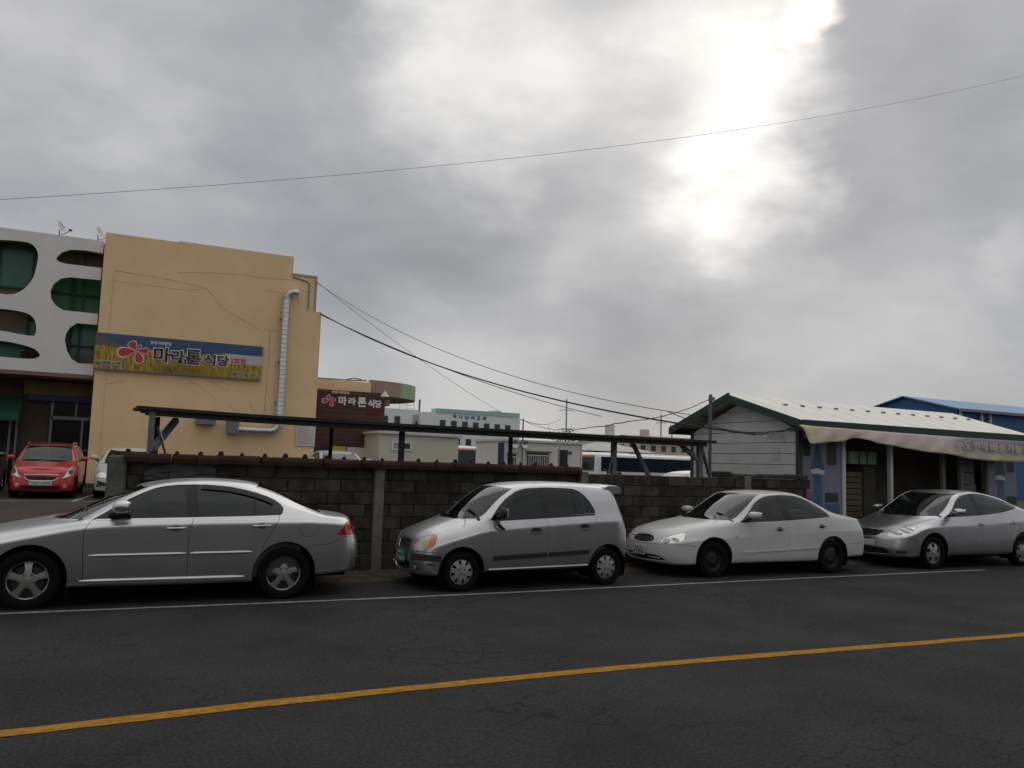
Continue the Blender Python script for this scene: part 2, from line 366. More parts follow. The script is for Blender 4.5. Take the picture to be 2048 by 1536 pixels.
# ================================================================ the setting
def asphalt_detail(m, crack_scale, crack_amt):
    """coarse patches, worn wheel tracks and hairline cracks on the asphalt"""
    t = m.node_tree; b = t.nodes['Principled BSDF']; src = b.inputs['Base Color'].links[0].from_socket
    c = t.nodes.new('ShaderNodeTexCoord')
    nz = t.nodes.new('ShaderNodeTexNoise'); nz.inputs['Scale'].default_value = .5; nz.inputs['Detail'].default_value = 4; t.links.new(c.outputs['Object'], nz.inputs['Vector'])
    sc = t.nodes.new('ShaderNodeVectorMath'); sc.operation = 'SCALE'; sc.inputs['Scale'].default_value = .9; t.links.new(nz.outputs['Color'], sc.inputs[0])
    n0 = t.nodes.new('ShaderNodeTexNoise'); n0.inputs['Scale'].default_value = 3.5; n0.inputs['Detail'].default_value = 5; t.links.new(c.outputs['Object'], n0.inputs['Vector'])
    s0 = t.nodes.new('ShaderNodeVectorMath'); s0.operation = 'SCALE'; s0.inputs['Scale'].default_value = .35; t.links.new(n0.outputs['Color'], s0.inputs[0])
    ad = t.nodes.new('ShaderNodeVectorMath'); ad.operation = 'ADD'; t.links.new(c.outputs['Object'], ad.inputs[0]); t.links.new(sc.outputs[0], ad.inputs[1])
    a2 = t.nodes.new('ShaderNodeVectorMath'); a2.operation = 'ADD'; t.links.new(ad.outputs[0], a2.inputs[0]); t.links.new(s0.outputs[0], a2.inputs[1])
    vo = t.nodes.new('ShaderNodeTexVoronoi'); vo.feature = 'DISTANCE_TO_EDGE'; vo.inputs['Scale'].default_value = crack_scale; t.links.new(a2.outputs[0], vo.inputs['Vector'])
    cr = t.nodes.new('ShaderNodeMapRange'); t.links.new(vo.outputs['Distance'], cr.inputs[0]); cr.inputs['From Min'].default_value = 0; cr.inputs['From Max'].default_value = .03
    cr.inputs['To Min'].default_value = 1; cr.inputs['To Max'].default_value = 0
    mk = t.nodes.new('ShaderNodeTexNoise'); mk.inputs['Scale'].default_value = .45; mk.inputs['Detail'].default_value = 3; t.links.new(c.outputs['Object'], mk.inputs['Vector'])
    mr = t.nodes.new('ShaderNodeMapRange'); t.links.new(mk.outputs['Fac'], mr.inputs[0]); mr.inputs['From Min'].default_value = .44; mr.inputs['From Max'].default_value = .60; mr.inputs['To Max'].default_value = crack_amt
    mu = t.nodes.new('ShaderNodeMath'); mu.operation = 'MULTIPLY'; t.links.new(cr.outputs[0], mu.inputs[0]); t.links.new(mr.outputs[0], mu.inputs[1])
    mx = t.nodes.new('ShaderNodeMix'); mx.data_type = 'RGBA'; t.links.new(mu.outputs[0], mx.inputs[0]); t.links.new(src, mx.inputs[6]); mx.inputs[7].default_value = (.011, .011, .012, 1)
    fine = t.nodes.new('ShaderNodeTexNoise'); fine.inputs['Scale'].default_value = 38; fine.inputs['Detail'].default_value = 6; t.links.new(c.outputs['Object'], fine.inputs['Vector'])
    fr = t.nodes.new('ShaderNodeMapRange'); t.links.new(fine.outputs['Fac'], fr.inputs[0]); fr.inputs['From Min'].default_value = .3; fr.inputs['From Max'].default_value = .7; fr.inputs['To Min'].default_value = .55; fr.inputs['To Max'].default_value = 1.45
    vm = t.nodes.new('ShaderNodeVectorMath'); vm.operation = 'SCALE'; t.links.new(mx.outputs[2], vm.inputs[0]); t.links.new(fr.outputs[0], vm.inputs['Scale'])
    t.links.new(vm.outputs[0], b.inputs['Base Color'])
asphalt_detail(M['asphalt'], 2.2, .8); asphalt_detail(M['lot'], .45, .9)

def sheet(name, xs, ys, zf, m, kind='structure'):
    v = [(x, y, zf(x, y)) for y in ys for x in xs]; n = len(xs)
    f = [(j*n+i, j*n+i+1, (j+1)*n+i+1, (j+1)*n+i) for j in range(len(ys)-1) for i in range(n-1)]
    return tag(mesh_obj(name, v, f, m, smooth=True), kind=kind)
sheet('ground', [-3000, 3000], [-3000, 3000], lambda x, y: -.06, M['earth'])
sheet('road', [-220, 0, 260], [-9, 0, 11.75], lambda x, y: 0.0, M['asphalt'])
def lot_z(y): return float(np.interp(y, [12.4, 14, 24, 31, 400], [.02, .09, .42, .5, .5]))
sheet('parking_lot', list(np.linspace(-60, 140, 9)), [12.45, 13, 14, 17, 20, 24, 27, 31, 45, 180], lambda x, y: lot_z(y), M['lot'])
xs = list(np.linspace(-30, 34, 320)); ys = list(np.linspace(11.62, 12.62, 9))
rs = np.random.RandomState(3); jit = rs.rand(9, 320)
ve = [(x, y, .003+.045*((y-11.62)/1.0)+.022*jit[j, i]*(1 if 0 < j else 0)-.006*(j == 0)) for j, y in enumerate(ys) for i, x in enumerate(xs)]
tag(mesh_obj('verge', ve, [(j*320+i, j*320+i+1, (j+1)*320+i+1, (j+1)*320+i) for j in range(8) for i in range(319)], M['earth'], smooth=True), kind='structure')
# small stones and scraps gathered along the gutter, too many to count
mb = MB(); rr = random.Random(5)
for k in range(420):
    x = rr.uniform(-1, 22); y = 11.72+abs(rr.gauss(.22, .22)); s = rr.uniform(.006, .026); z = .02+.045*(y-11.62)
    a = rr.uniform(0, pi); mb.add([(x+s*cos(a+q*pi/2)*rr.uniform(.6, 1.3), y+s*sin(a+q*pi/2), z-.01) for q in range(4)]+[(x, y, z+s*.8)], [(0, 1, 4), (1, 2, 4), (2, 3, 4), (3, 0, 4)])
tag(mb.build('gutter_gravel', mat('gutter_stone', (.13, .11, .09), .9, var=.4, scale=7)), 'small stones and leaf litter along the foot of the block wall', 'gravel', kind='stuff')

def ribbon(name, pts, w, z, m, rag=.0, step=.12, seed=1, x0=None, x1=None, xf=None):
    ks = np.array(pts); fy = akima_fn(ks[:, 0], ks[:, 1]); r = random.Random(seed); xs = np.arange(ks[0, 0], ks[-1, 0], step); v = []; e0 = e1 = 0
    for x in xs:
        y = float(fy(np.array([x]))[0]); e0 = .7*e0+r.uniform(-rag, rag); e1 = .7*e1+r.uniform(-rag, rag)
        v += [(x, y-w/2+e0, z), (x, y+w/2+e1, z)]
    return tag(mesh_obj(name, v, [(2*i, 2*i+2, 2*i+3, 2*i+1) for i in range(len(xs)-1)], m), kind='structure')
def akima_fn(xs, ys):
    xs = np.asarray(xs, float); ys = np.asarray(ys, float); n = len(xs); m = np.diff(ys)/np.diff(xs)
    mm = np.concatenate([[3*m[0]-2*m[1] if n > 2 else m[0], 2*m[0]-m[1] if n > 2 else m[0]], m, [2*m[-1]-m[-2] if n > 2 else m[0], 3*m[-1]-2*m[-2] if n > 2 else m[0]]])
    w1 = np.abs(mm[3:]-mm[2:-1])+1e-9; w2 = np.abs(mm[1:-2]-mm[:-3])+1e-9
    d = (w1*mm[1:-2]+w2*mm[2:-1])/(w1+w2)
    def f(x):
        x = np.asarray(x, float); xc = np.clip(x, xs[0], xs[-1]); i = np.clip(np.searchsorted(xs, xc)-1, 0, n-2); hh = xs[i+1]-xs[i]; t = (xc-xs[i])/hh
        r = (2*t**3-3*t**2+1)*ys[i]+(t**3-2*t**2+t)*hh*d[i]+(-2*t**3+3*t**2)*ys[i+1]+(t**3-t**2)*hh*d[i+1]
        return r+np.where(x < xs[0], (x-xs[0])*d[0], 0)+np.where(x > xs[-1], (x-xs[-1])*d[-1], 0)
    return f
ribbon('yellow_centre_line', [(-35, 5.0), (-8, 5.7), (-.45, 6.0), (1.2, 6.10), (3, 6.15), (5.5, 6.13), (9.5, 5.96), (16, 5.75), (45, 4.6)], .145, .004, M['yellow'], .006, .08)
ribbon('white_edge_line', [(-35, 10.4), (-.86, 10.27), (2, 10.2), (4.9, 10.19), (9, 10.3), (15.4, 10.4)], .085, .004, M['white_line'], .005, .1, 4)
mb = MB()
for p, q in (((-.62, 24.2), (1.9, 24.25)), ((-.62, 24.2), (-.05, 27.9)), ((-3.4, 24.15), (-.62, 24.2)), ((1.9, 24.25), (2.3, 27.9))):
    d = Vector((q[0]-p[0], q[1]-p[1], 0)).normalized(); n = Vector((-d.y, d.x, 0))*.05
    a, b = Vector((p[0], p[1], lot_z(p[1])+.006)), Vector((q[0], q[1], lot_z(q[1])+.006)); mb.add([a+n, b+n, b-n, a-n], [(0, 1, 2, 3)])
tag(mb.build('parking_bay_line', mat('bay_paint', (.40, .38, .35), .8, var=.3, scale=10)), kind='structure')

# ---------------------------------------------------------------- block wall with posts and coping
WY = 12.52
wall = empty('block_wall', (0, WY, 0), 0, 'dark weathered concrete block wall with rusty coping behind the parked silver cars', 'wall')
def bw(x0, x1, y0, y1, z0, z1, name, m, bev=0.0, **k): return MB().box(x0, x1, y0, y1, z0, z1, bev).build(name, m, wall, **k)
bw(.30, 12.9, .02, .13, .0, 1.60, 'mortar_core', M['mortar'])
bw(.28, 12.92, -.05, .15, .0, .28, 'footing', mat('footing_concrete', (.055, .047, .04), .95, var=.3, scale=3, bump=.6, bscale=30, spec=.1), .02)
bw(.06, .30, -.08, .22, .0, 1.68, 'pier', M['concrete'], .025)
for x in (3.80, 7.50, 11.21): bw(x, x+.155, -.07, .16, .0 if x > 4 else .0, 1.64, 'post', M['post_conc'], .012)
bme = []
for k in range(4):
    o = MB().box(-.193, .193, 0, .15, .004, .185, .008 if k else .012).build('concrete_block', M['block']); bme.append(o.data); bpy.data.objects.remove(o)
half = MB().box(-.094, .094, 0, .15, .004, .185, .008).build('concrete_block', M['block']); hme = half.data; bpy.data.objects.remove(half)
rr = random.Random(11)
for c in range(7):
    z = .282+c*.189; x = .31
    if c % 2: link_mesh('concrete_block', hme, wall, (x+.097, .0, z)); x += .198
    while x < 12.7:
        inp = any(px-.04 < x+.196 < px+.19 for px in (3.80, 7.50, 11.21))
        link_mesh('concrete_block', rr.choice(bme), wall, (x+.196, rr.uniform(-.008, .006), z), (rr.uniform(-.01, .01), 0, rr.uniform(-.012, .012))); x += .3965
# rusty half-round coping tiles with a knob on each joint
mb = MB(); mb.prism([(-.13, 1.60), (-.13, 1.66), (-.10, 1.70), (-.05, 1.725), (.05, 1.725), (.13, 1.70), (.19, 1.66), (.19, 1.60)], -.148, .148, 'x')
co = mb.build('coping_tile', M['coping']); cme = co.data; bpy.data.objects.remove(co)
km = MB().lathe([(0, .065), (.022, .058), (.034, .035), (.036, .0)], 10).build('ridge_knob', M['coping'], smooth=True); kme = km.data; bpy.data.objects.remove(km)
x = .42
while x < 7.5:
    t = link_mesh('coping_tile', cme, wall, (x, 0, rr.uniform(-.006, .004)), (0, rr.uniform(-.012, .012), 0))
    link_mesh('ridge_knob', kme, t, (-.10, -.02, 1.712), (0, 0, 0), (rr.uniform(.8, 1.2),)*3); x += .30
x = 10.55
while x < 12.85:
    w_ = rr.uniform(.25, .42); MB().box(x, min(x+w_-.01, 12.9), -.04, .16, 1.607, 1.607+rr.uniform(.07, .12), .02).build('cap_slab', M['block'], wall); x += w_
def wall_stroke(pts, w):
    P = smooth_poly(pts, False, 5); v = []
    for i, p in enumerate(P):
        a, b = P[max(i-1, 0)], P[min(i+1, len(P)-1)]; d = Vector((b[0]-a[0], b[1]-a[1])).normalized(); k = w*(.55+.45*sin(pi*i/(len(P)-1)))
        v += [(p[0]-d.y*k, -.022, p[1]+d.x*k), (p[0]+d.y*k, -.022, p[1]-d.x*k)]
    return v, [(2*i, 2*i+1, 2*i+3, 2*i+2) for i in range(len(P)-1)]
g = MB()
for pts, w in (([(.47, 1.34), (.48, 1.42), (.53, 1.49), (.64, 1.55), (.82, 1.60), (1.01, 1.63), (1.21, 1.63), (1.36, 1.60), (1.51, 1.54), (1.62, 1.45), (1.67, 1.35)], .018),
               ([(.92, 1.33), (1.08, 1.40), (1.22, 1.41), (1.38, 1.36)], .009), ([(.47, 1.35), (.56, 1.41), (.65, 1.41), (.80, 1.34)], .009),
               ([(.66, 1.47), (.80, 1.46), (.95, 1.48)], .008), ([(1.17, 1.44), (1.30, 1.45), (1.47, 1.46)], .012), ([(.83, 1.36), (.835, 1.42), (.84, 1.5)], .007)):
    g.add(*wall_stroke(pts, w))
g.add([(1.47, -.0225, 1.57), (1.70, -.0225, 1.36), (1.46, -.0225, 1.36)], [(0, 2, 1)])
g.build('graffiti', M['graffiti'], wall)
mesh_obj('graffiti_fill', [(x_, -.0185, z_) for x_, z_ in ((.52, 1.36), (.53, 1.46), (.64, 1.53), (.82, 1.58), (1.01, 1.605), (1.21, 1.605), (1.36, 1.575), (1.46, 1.52), (1.46, 1.36))], [tuple(range(9))[::-1]], mat('grey_spray_fill', (.075, .075, .072), .8, var=.35, scale=9), wall)

# ---------------------------------------------------------------- long lean-to shelter behind the wall
sh = empty('shelter', (0, 13.4, 0), 0, 'long low dark lean-to shelter on steel posts behind the block wall', 'shelter')
RX = [.40, 2.0, 4.5, 7.4, 9.5, 11.3]; RZ = [2.42, 2.385, 2.36, 2.35, 2.345, 2.345]
v = []
for x, z in zip(RX, RZ):
    for y, dz in ((0, 0), (2.3, .06), (2.3, .02), (0, -.05)): v.append((x, y, z+dz))
f = [(4*i+a, 4*i+(a+1) % 4, 4*i+4+(a+1) % 4, 4*i+4+a) for i in range(len(RX)-1) for a in range(4)]+[(3, 2, 1, 0), (20, 21, 22, 23)]
mesh_obj('roof_sheet', v, f, M['roof_dark'], sh)
for y, dz_ in ((.10, -.09), (2.1, .0)):
    mb = MB()
    for i in range(len(RX)-1): mb.bar((RX[i]+(.12 if i == 0 else 0), y, RZ[i]+dz_), (RX[i+1]-(.2 if i == 4 else 0), y, RZ[i+1]+dz_), .07, .085 if y < 1 else .03)
    mb.build('beam', M['black_steel'], sh)
for x in np.arange(.7, 11.3, .9): MB().bar((x, .02, float(np.interp(x, RX, RZ))-.062), (x, 2.28, float(np.interp(x, RX, RZ))+.0), .045, .03).build('rafter', M['black_steel'], sh)
for x, y, m, w in ((.62, .1, 'grey_steel', .085), (.80, 2.1, 'black_steel', .08), (3.78, 1.9, 'black_steel', .06), (4.62, .3, 'black_steel', .085), (6.82, .5, 'black_steel', .06), (9.05, .4, 'grey_steel', .09), (11.10, .3, 'grey_steel', .10)):
    MB().bar((x, y, .05), (x, y, float(np.interp(x, RX, RZ))-.06), w).build('post', M[m], sh)
for p, q, w, m in (((.66, .3, 1.78), (1.02, 1.0, 2.27), .085, 'grey_steel'), ((.72, .2, 2.12), (1.0, 1.2, 1.45), .035, 'galv'), ((9.0, .4, 1.6), (8.82, .4, 1.7), .03, 'grey_steel'),
                   ((9.55, .5, 2.25), (10.02, .5, 1.5), .07, 'grey_steel'), ((10.6, .3, 2.25), (11.08, .3, 1.92), .075, 'grey_steel'), ((11.15, .3, 2.2), (11.65, .6, 1.5), .055, 'grey_steel'), ((9.02, .35, 2.05), (8.80, .35, 1.35), .03, 'grey_steel')):
    MB().bar(p, q, w).build('brace', M[m], sh)

# ---------------------------------------------------------------- tan restaurant building
tb = empty('tan_building', (0, 31, 0), 0, 'tan rendered two-storey building with stepped parapet and restaurant sign', 'building')
prof = [(-.46, .2), (7.04, .2), (7.04, 7.25), (6.78, 7.25), (6.78, 8.53), (5.90, 8.53), (5.90, 9.23), (1.90, 9.235), (1.88, 9.19), (-.46, 9.19)]
MB().prism(prof, 0, 11).build('wall', M['tan'], tb)
MB().box(-.48, 7.06, -.03, .2, .2, .66).build('plinth', M['tan_dark'], tb)
MB().prism([(6.74, 7.26), (6.82, 7.26), (6.82, 8.60), (5.86, 8.60), (5.86, 8.53), (6.74, 8.53)], -.03, .25).build('flashing', mat('grey_flashing', (.45, .36, .25), .8), tb)
rr = random.Random(21)
def crack(pts, w=.012):
    v = []; P = []
    for i in range(len(pts)-1):
        n = max(2, int(hypot(pts[i+1][0]-pts[i][0], pts[i+1][1]-pts[i][1])/.12))
        for k in range(n): t = k/n; P.append((pts[i][0]*(1-t)+pts[i+1][0]*t+rr.uniform(-.012, .012), pts[i][1]*(1-t)+pts[i+1][1]*t+rr.uniform(-.012, .012)))
    P.append(pts[-1])
    for i, p in enumerate(P):
        a, b = P[max(i-1, 0)], P[min(i+1, len(P)-1)]; d = Vector((b[0]-a[0], b[1]-a[1])).normalized(); k = .6*w*rr.uniform(.4, 1.3)
        v += [(p[0]-d.y*k, -.004, p[1]+d.x*k), (p[0]+d.y*k, -.004, p[1]-d.x*k)]
    mesh_obj('crack', v, [(2*i, 2*i+1, 2*i+3, 2*i+2) for i in range(len(P)-1)], M['crack'], tb)
for pts, w in (([(-.1, 7.9), (1.2, 7.85), (2.2, 7.75), (2.9, 7.65), (3.5, 7.0), (4.9, 6.3)], .012), ([(1.9, 8.1), (3.4, 8.28), (5.2, 8.3), (5.9, 8.35)], .012), ([(5.9, 8.0), (6.75, 7.95)], .012), ([(4.95, 7.85), (6.1, 7.75), (6.2, 7.4)], .010),
               ([(5.2, 6.4), (5.2, 5.2), (5.15, 3.2)], .022), ([(-.1, 7.9), (-.12, 6.1), (-.1, 4.4), (-.12, .7)], .010), ([(-.1, 4.0), (.5, 4.15)], .012), ([(2.4, 4.4), (3.0, 4.05), (3.4, 3.75)], .012), ([(3.2, 4.35), (3.9, 4.0)], .012),
               ([(4.6, 3.7), (4.95, 3.1)], .014), ([(5.0, 6.4), (5.6, 6.35)], .012), ([(2.9, 7.65), (2.2, 7.5), (-.1, 7.55)], .008), ([(3.9, 3.5), (4.4, 3.2)], .01)): crack(pts, w)
# vertical downpipe cable at the step
MB().tube([(5.9, -.03, 8.46), (6.4, -.03, 8.36), (6.52, -.03, 8.3), (6.53, -.03, 7.3)], .022, 6).build('conduit', M['grey_metal'], tb)

# wheat-field sign
sg = empty('restaurant_sign', (-.51, 30.86, 4.5), 0, 'wide sign with wheat field picture and red petal emblem on tan wall', 'sign')
def sign_mat():
    m = bpy.data.materials.new('wheat_field_print'); m.use_nodes = True; t = m.node_tree; b = t.nodes['Principled BSDF']; b.inputs['Roughness'].default_value = .45
    c = t.nodes.new('ShaderNodeTexCoord'); sp = t.nodes.new('ShaderNodeSeparateXYZ'); t.links.new(c.outputs['Object'], sp.inputs[0])
    def mth(op, a, bb, cl=False):
        n = t.nodes.new('ShaderNodeMath'); n.operation = op; n.use_clamp = cl
        for i, v in enumerate((a, bb)):
            if isinstance(v, (int, float)): n.inputs[i].default_value = v
            elif v is not None: t.links.new(v, n.inputs[i])
        return n.outputs[0]
    def step(v, a, bb):
        n = t.nodes.new('ShaderNodeMapRange'); n.interpolation_type = 'SMOOTHSTEP'; t.links.new(v, n.inputs[0]); n.inputs['From Min'].default_value = a; n.inputs['From Max'].default_value = bb; return n.outputs[0]
    def mixc(f, a, bb):
        n = t.nodes.new('ShaderNodeMix'); n.data_type = 'RGBA'; t.links.new(f, n.inputs[0])
        for i, v in ((6, a), (7, bb)):
            if isinstance(v, tuple): n.inputs[i].default_value = (*v, 1)
            else: t.links.new(v, n.inputs[i])
        return n.outputs[2]
    nz = t.nodes.new('ShaderNodeTexNoise'); nz.inputs['Scale'].default_value = 2.2; nz.inputs['Detail'].default_value = 7; t.links.new(c.outputs['Object'], nz.inputs['Vector'])
    mp = t.nodes.new('ShaderNodeMapping'); mp.inputs['Scale'].default_value = (6, 1, 1.2); t.links.new(c.outputs['Object'], mp.inputs[0])
    n2 = t.nodes.new('ShaderNodeTexNoise'); n2.inputs['Scale'].default_value = 2.6; n2.inputs['Detail'].default_value = 5; t.links.new(mp.outputs[0], n2.inputs['Vector'])
    field = mixc(step(n2.outputs['Fac'], .3, .7), (.17, .10, .012), (.60, .40, .045)); field = mixc(step(nz.outputs['Fac'], .58, .78), field, (.20, .18, .04))
    dk = mth('MULTIPLY', step(sp.outputs['X'], 1.6, 2.2), mth('SUBTRACT', 1.0, step(sp.outputs['X'], 2.8, 4.4))); dk = mth('MULTIPLY', dk, mth('SUBTRACT', 1.0, step(sp.outputs['Z'], .1, .5)))
    field = mixc(mth('MULTIPLY', dk, step(n2.outputs['Fac'], .42, .6)), field, (.10, .045, .01))
    skyc = mixc(nz.outputs['Fac'], (.025, .065, .14), (.06, .125, .22))
    hz = mth('ADD', mth('MULTIPLY', nz.outputs['Fac'], .10), .73); hz = mth('SUBTRACT', hz, mth('MULTIPLY', sp.outputs['X'], .012))
    col = mixc(step(mth('SUBTRACT', sp.outputs['Z'], hz), -.01, .02), field, skyc)
    hill = mth('SUBTRACT', mth('ADD', 1.13, mth('MULTIPLY', nz.outputs['Fac'], .1)), mth('MULTIPLY', sp.outputs['X'], .42))
    hm = mth('MULTIPLY', mth('SUBTRACT', 1.0, step(mth('SUBTRACT', sp.outputs['Z'], hill), -.01, .02)), step(mth('SUBTRACT', sp.outputs['Z'], hz), -.01, .02))
    col = mixc(hm, col, (.13, .105, .075))
    wb = mth('MULTIPLY', step(sp.outputs['X'], 3.9, 4.35), mth('MULTIPLY', step(sp.outputs['Z'], .50, .51), mth('SUBTRACT', 1.0, step(sp.outputs['Z'], .845, .85))))
    col = mixc(wb, col, (.55, .53, .49))
    t.links.new(col, b.inputs['Base Color']); return m
MB().box(0, 5.46, 0, .13, 0, 1.215, .01).build('board', sign_mat(), sg)
MB().box(-.015, 5.475, -.012, .0, -.03, 0).build('trim', M['alu'], sg)
def petal(cx, cz, ang, ln, wd, y, k=1.0):
    P = []
    for i in range(25):
        a = 2*pi*i/24; u = .5*(1-cos(a)); s = sin(a)*(u**.75)*wd/2*1.15*k; uu = u*ln*(1 if k == 1 else 1)+(.0 if k == 1 else (u-.1)*.02)
        P.append((cx+uu*cos(ang)-s*sin(ang), cz+uu*sin(ang)+s*cos(ang)))
    return P[:-1]
def emblem(parent, cx, cz, sc, y, m_red, m_out):
    ps = [(radians(126), .37, .33), (radians(193), .62, .40), (radians(3), .40, .24), (radians(-70), .47, .34)]
    for a, l, w in ps:
        P = petal(cx, cz, a, l*sc*1.08, w*sc*1.28, y); o = MB().prism(P, y-.004, y).build('petal_outline', m_out, parent)
        P = petal(cx+.02*sc*cos(a), cz+.02*sc*sin(a), a, l*sc*.97, w*sc, y); MB().prism(P, y-.009, y-.0045).build('petal', m_red, parent)
    d = [(cx+.10*sc+.075*sc*cos(2*pi*i/18), cz+.16*sc+.075*sc*sin(2*pi*i/18)) for i in range(18)]; MB().prism(d, y-.004, y).build('dot_outline', m_out, parent)
    d = [(cx+.10*sc+.055*sc*cos(2*pi*i/18), cz+.16*sc+.055*sc*sin(2*pi*i/18)) for i in range(18)]; MB().prism(d, y-.009, y-.0045).build('dot', M['blue_ink'], parent)
emblem(sg, 1.28, .70, .92, -.004, M['red_ink'], M['white_ink'])
sx, sz = -.51, 4.5
for ch, x0, z1, x1, z0 in (('마', 1.31, 5.39, 1.86, 4.84), ('라', 1.88, 5.33, 2.33, 4.89), ('톤', 2.34, 5.40, 2.87, 4.86), ('식', 2.93, 5.27, 3.35, 4.86), ('당', 3.40, 5.28, 3.80, 4.87)):
    p = ((x0+x1)/2-sx, 0, (z0+z1)/2-sz)
    lettering(ch, .55, M['white_ink'], sg, (p[0], -.007, p[2]), .006, .030, fit=(x1-x0+.05, z1-z0+.05))
    lettering(ch, .55, M['black_ink'], sg, (p[0], -.014, p[2]), .006, .014, fit=(x1-x0-.01, z1-z0-.01))
lettering('2호점', .2, M['red_ink'], sg, (4.62, -.007, .63), .006, .004, fit=(.52, .20))
lettering('한정식전문점', .12, M['white_ink'], sg, (2.03, -.007, 1.02), .006, .004, fit=(.66, .11))
lettering('일반음식점', .16, M['white_ink'], sg, (.44, -.007, .21), .005, .014, fit=(.77, .17)); lettering('일반음식점', .16, M['black_ink'], sg, (.44, -.013, .21), .005, .002, fit=(.74, .14))
lettering('064)756-1345', .13, M['black_ink'], sg, (4.87, -.013, .16), .005, .002, fit=(.88, .11)); lettering('064)756-1345', .13, M['white_ink'], sg, (4.87, -.007, .16), .005, .012, fit=(.92, .14))

# galvanised flue
du = empty('flue_duct', (5.67, 30.78, 2.6), 0, 'shiny galvanised spiral flue running up the tan wall beside the sign', 'duct')
def arc(c, r, a0, a1, n=7): return [(c[0]+r*cos(a0+(a1-a0)*i/n), 0, c[1]+r*sin(a0+(a1-a0)*i/n)) for i in range(n+1)]
def ribbed(pts, r, every=.16):
    P = [Vector(p) for p in pts]; Q = []; R = []
    for i in range(len(P)-1):
        d = (P[i+1]-P[i]).length; n = max(1, int(d/every))
        for k in range(n):
            t = k/n
            for e, rr_ in ((0, r+.012), (.12, r), (.9, r)): Q.append(P[i].lerp(P[i+1], min(1, t+e/n))); R.append(rr_)
    Q.append(P[-1]); R.append(r); return Q, R
vp = [(0, 0, .35)]+[(0, 0, 4.95)]; Q, R = ribbed(vp, .135); MB().tube(Q, R, 14).build('riser', M['galv'], du, True)
Q, R = ribbed(arc((.28, 4.95), .28, pi, pi/2), .14, .09); Q.append(Vector((.42, 0, 5.23))); R.append(.14); MB().tube(Q, R, 14).build('elbow', M['galv'], du, True)
MB().lathe([(.001, 0), (.125, 0), (.128, -.02)], 14, 'x', (.415, 0, 5.23)).build('outlet', M['shadow_black'], du)
Q, R = ribbed(arc((-.30, .35), .30, 0, -pi/2), .14, .09); MB().tube(Q, R, 14).build('elbow', M['galv'], du, True)
Q, R = ribbed([(-.30, 0, .05), (-1.45, 0, .05)], .135); MB().tube(Q, R, 14).build('run', M['galv'], du, True)
MB().box(-1.80, -1.42, -.18, .2, -.10, .38, .01).build('fan_box', M['grey_metal'], du)
MB().box(-2.85, -2.2, -.14, .2, .18, .40, .01).build('air_intake', M['grey_metal'], du)
for z in (1.1, 2.6, 4.2): MB().box(-.17, .17, -.02, .2, z, z+.03).build('bracket', M['grey_metal'], du)
nb = empty('notice_board', (6.33, 30.95, 2.16), 0, 'white notice board with lines of small print on tan wall', 'board')
MB().box(0, .72, 0, .04, 0, .82).build('panel', M['paper'], nb)
mb = MB(); rr = random.Random(4)
for k in range(11): mb.box(.06, .06+rr.uniform(.35, .58), -.003, 0, .72-k*.062, .735-k*.062)
mb.build('print_lines', mat('grey_print', (.30, .30, .30), .7), nb)

# ---------------------------------------------------------------- white building with organic cut-outs
wb = empty('white_cutout_building', (0, 31.3, 0), 0, 'white building front with rounded green cut-outs left of the tan wall', 'building')
H = [[(-4.6, 8.42), (-3.54, 8.53), (-3.04, 8.57), (-2.7, 8.55), (-2.52, 8.42), (-2.42, 8.19), (-2.43, 7.84), (-2.51, 7.39), (-2.69, 7.05), (-2.91, 6.84), (-3.13, 6.76), (-3.4, 6.76), (-4.5, 6.85), (-4.9, 7.5)],
     [(-4.4, 6.2), (-3.36, 6.26), (-2.86, 6.24), (-2.56, 6.18), (-2.37, 6.02), (-2.29, 5.76), (-2.3, 5.52), (-2.4, 5.46), (-2.63, 5.47), (-3.3, 5.54), (-4.3, 5.6), (-4.6, 5.9)],
     [(-4.3, 5.2), (-3.28, 5.21), (-2.78, 5.16), (-2.33, 5.05), (-2.16, 4.92), (-2.12, 4.83), (-2.18, 4.75), (-2.41, 4.69), (-3.23, 4.69), (-4.2, 4.75), (-4.5, 4.95)]]
holes = [smooth_poly(h) for h in H]+[smooth_poly([(x-4.2, z) for x, z in h]) for h in H]
comb = [(-.5, 8.95), (-.5, 8.51), (-1.07, 8.54), (-1.49, 8.5), (-1.73, 8.37), (-1.87, 8.19), (-1.88, 8.11), (-1.81, 8.04), (-1.6, 8.0), (-.5, 8.0), (-.5, 7.57), (-1.42, 7.56), (-1.7, 7.47), (-1.89, 7.27), (-1.97, 7.02), (-1.94, 6.78), (-1.8, 6.56), (-1.55, 6.41), (-.5, 6.4),
        (-.5, 6.02), (-1.1, 6.02), (-1.3, 5.86), (-1.4, 5.65), (-1.43, 5.41), (-1.34, 5.06), (-1.18, 4.79), (-.96, 4.66), (-.5, 4.67), (-.5, 4.29), (-16, 4.29), (-16, 8.95)]
vv, T = holed_plate(comb, holes); n = len(vv)
v = [(a, 0, b) for a, b in vv]+[(a, .28, b) for a, b in vv]; f = [tuple(t) for t in T]+[(t[2]+n, t[1]+n, t[0]+n) for t in T]
mesh_obj('facade_screen', v, f, M['white_wall'], wb)
be = boundary_edges(T); mesh_obj('lime_reveal', v, [(a, b, b+n, a+n) for a, b in be], M['lime'], wb)
MB().box(-16, -.47, .9, 1.1, 4.2, 8.9).build('back_wall', M['green_wall'], wb)
MB().box(-16, -.47, .28, 9, 8.7, 8.93).build('roof', M['white_wall'], wb)
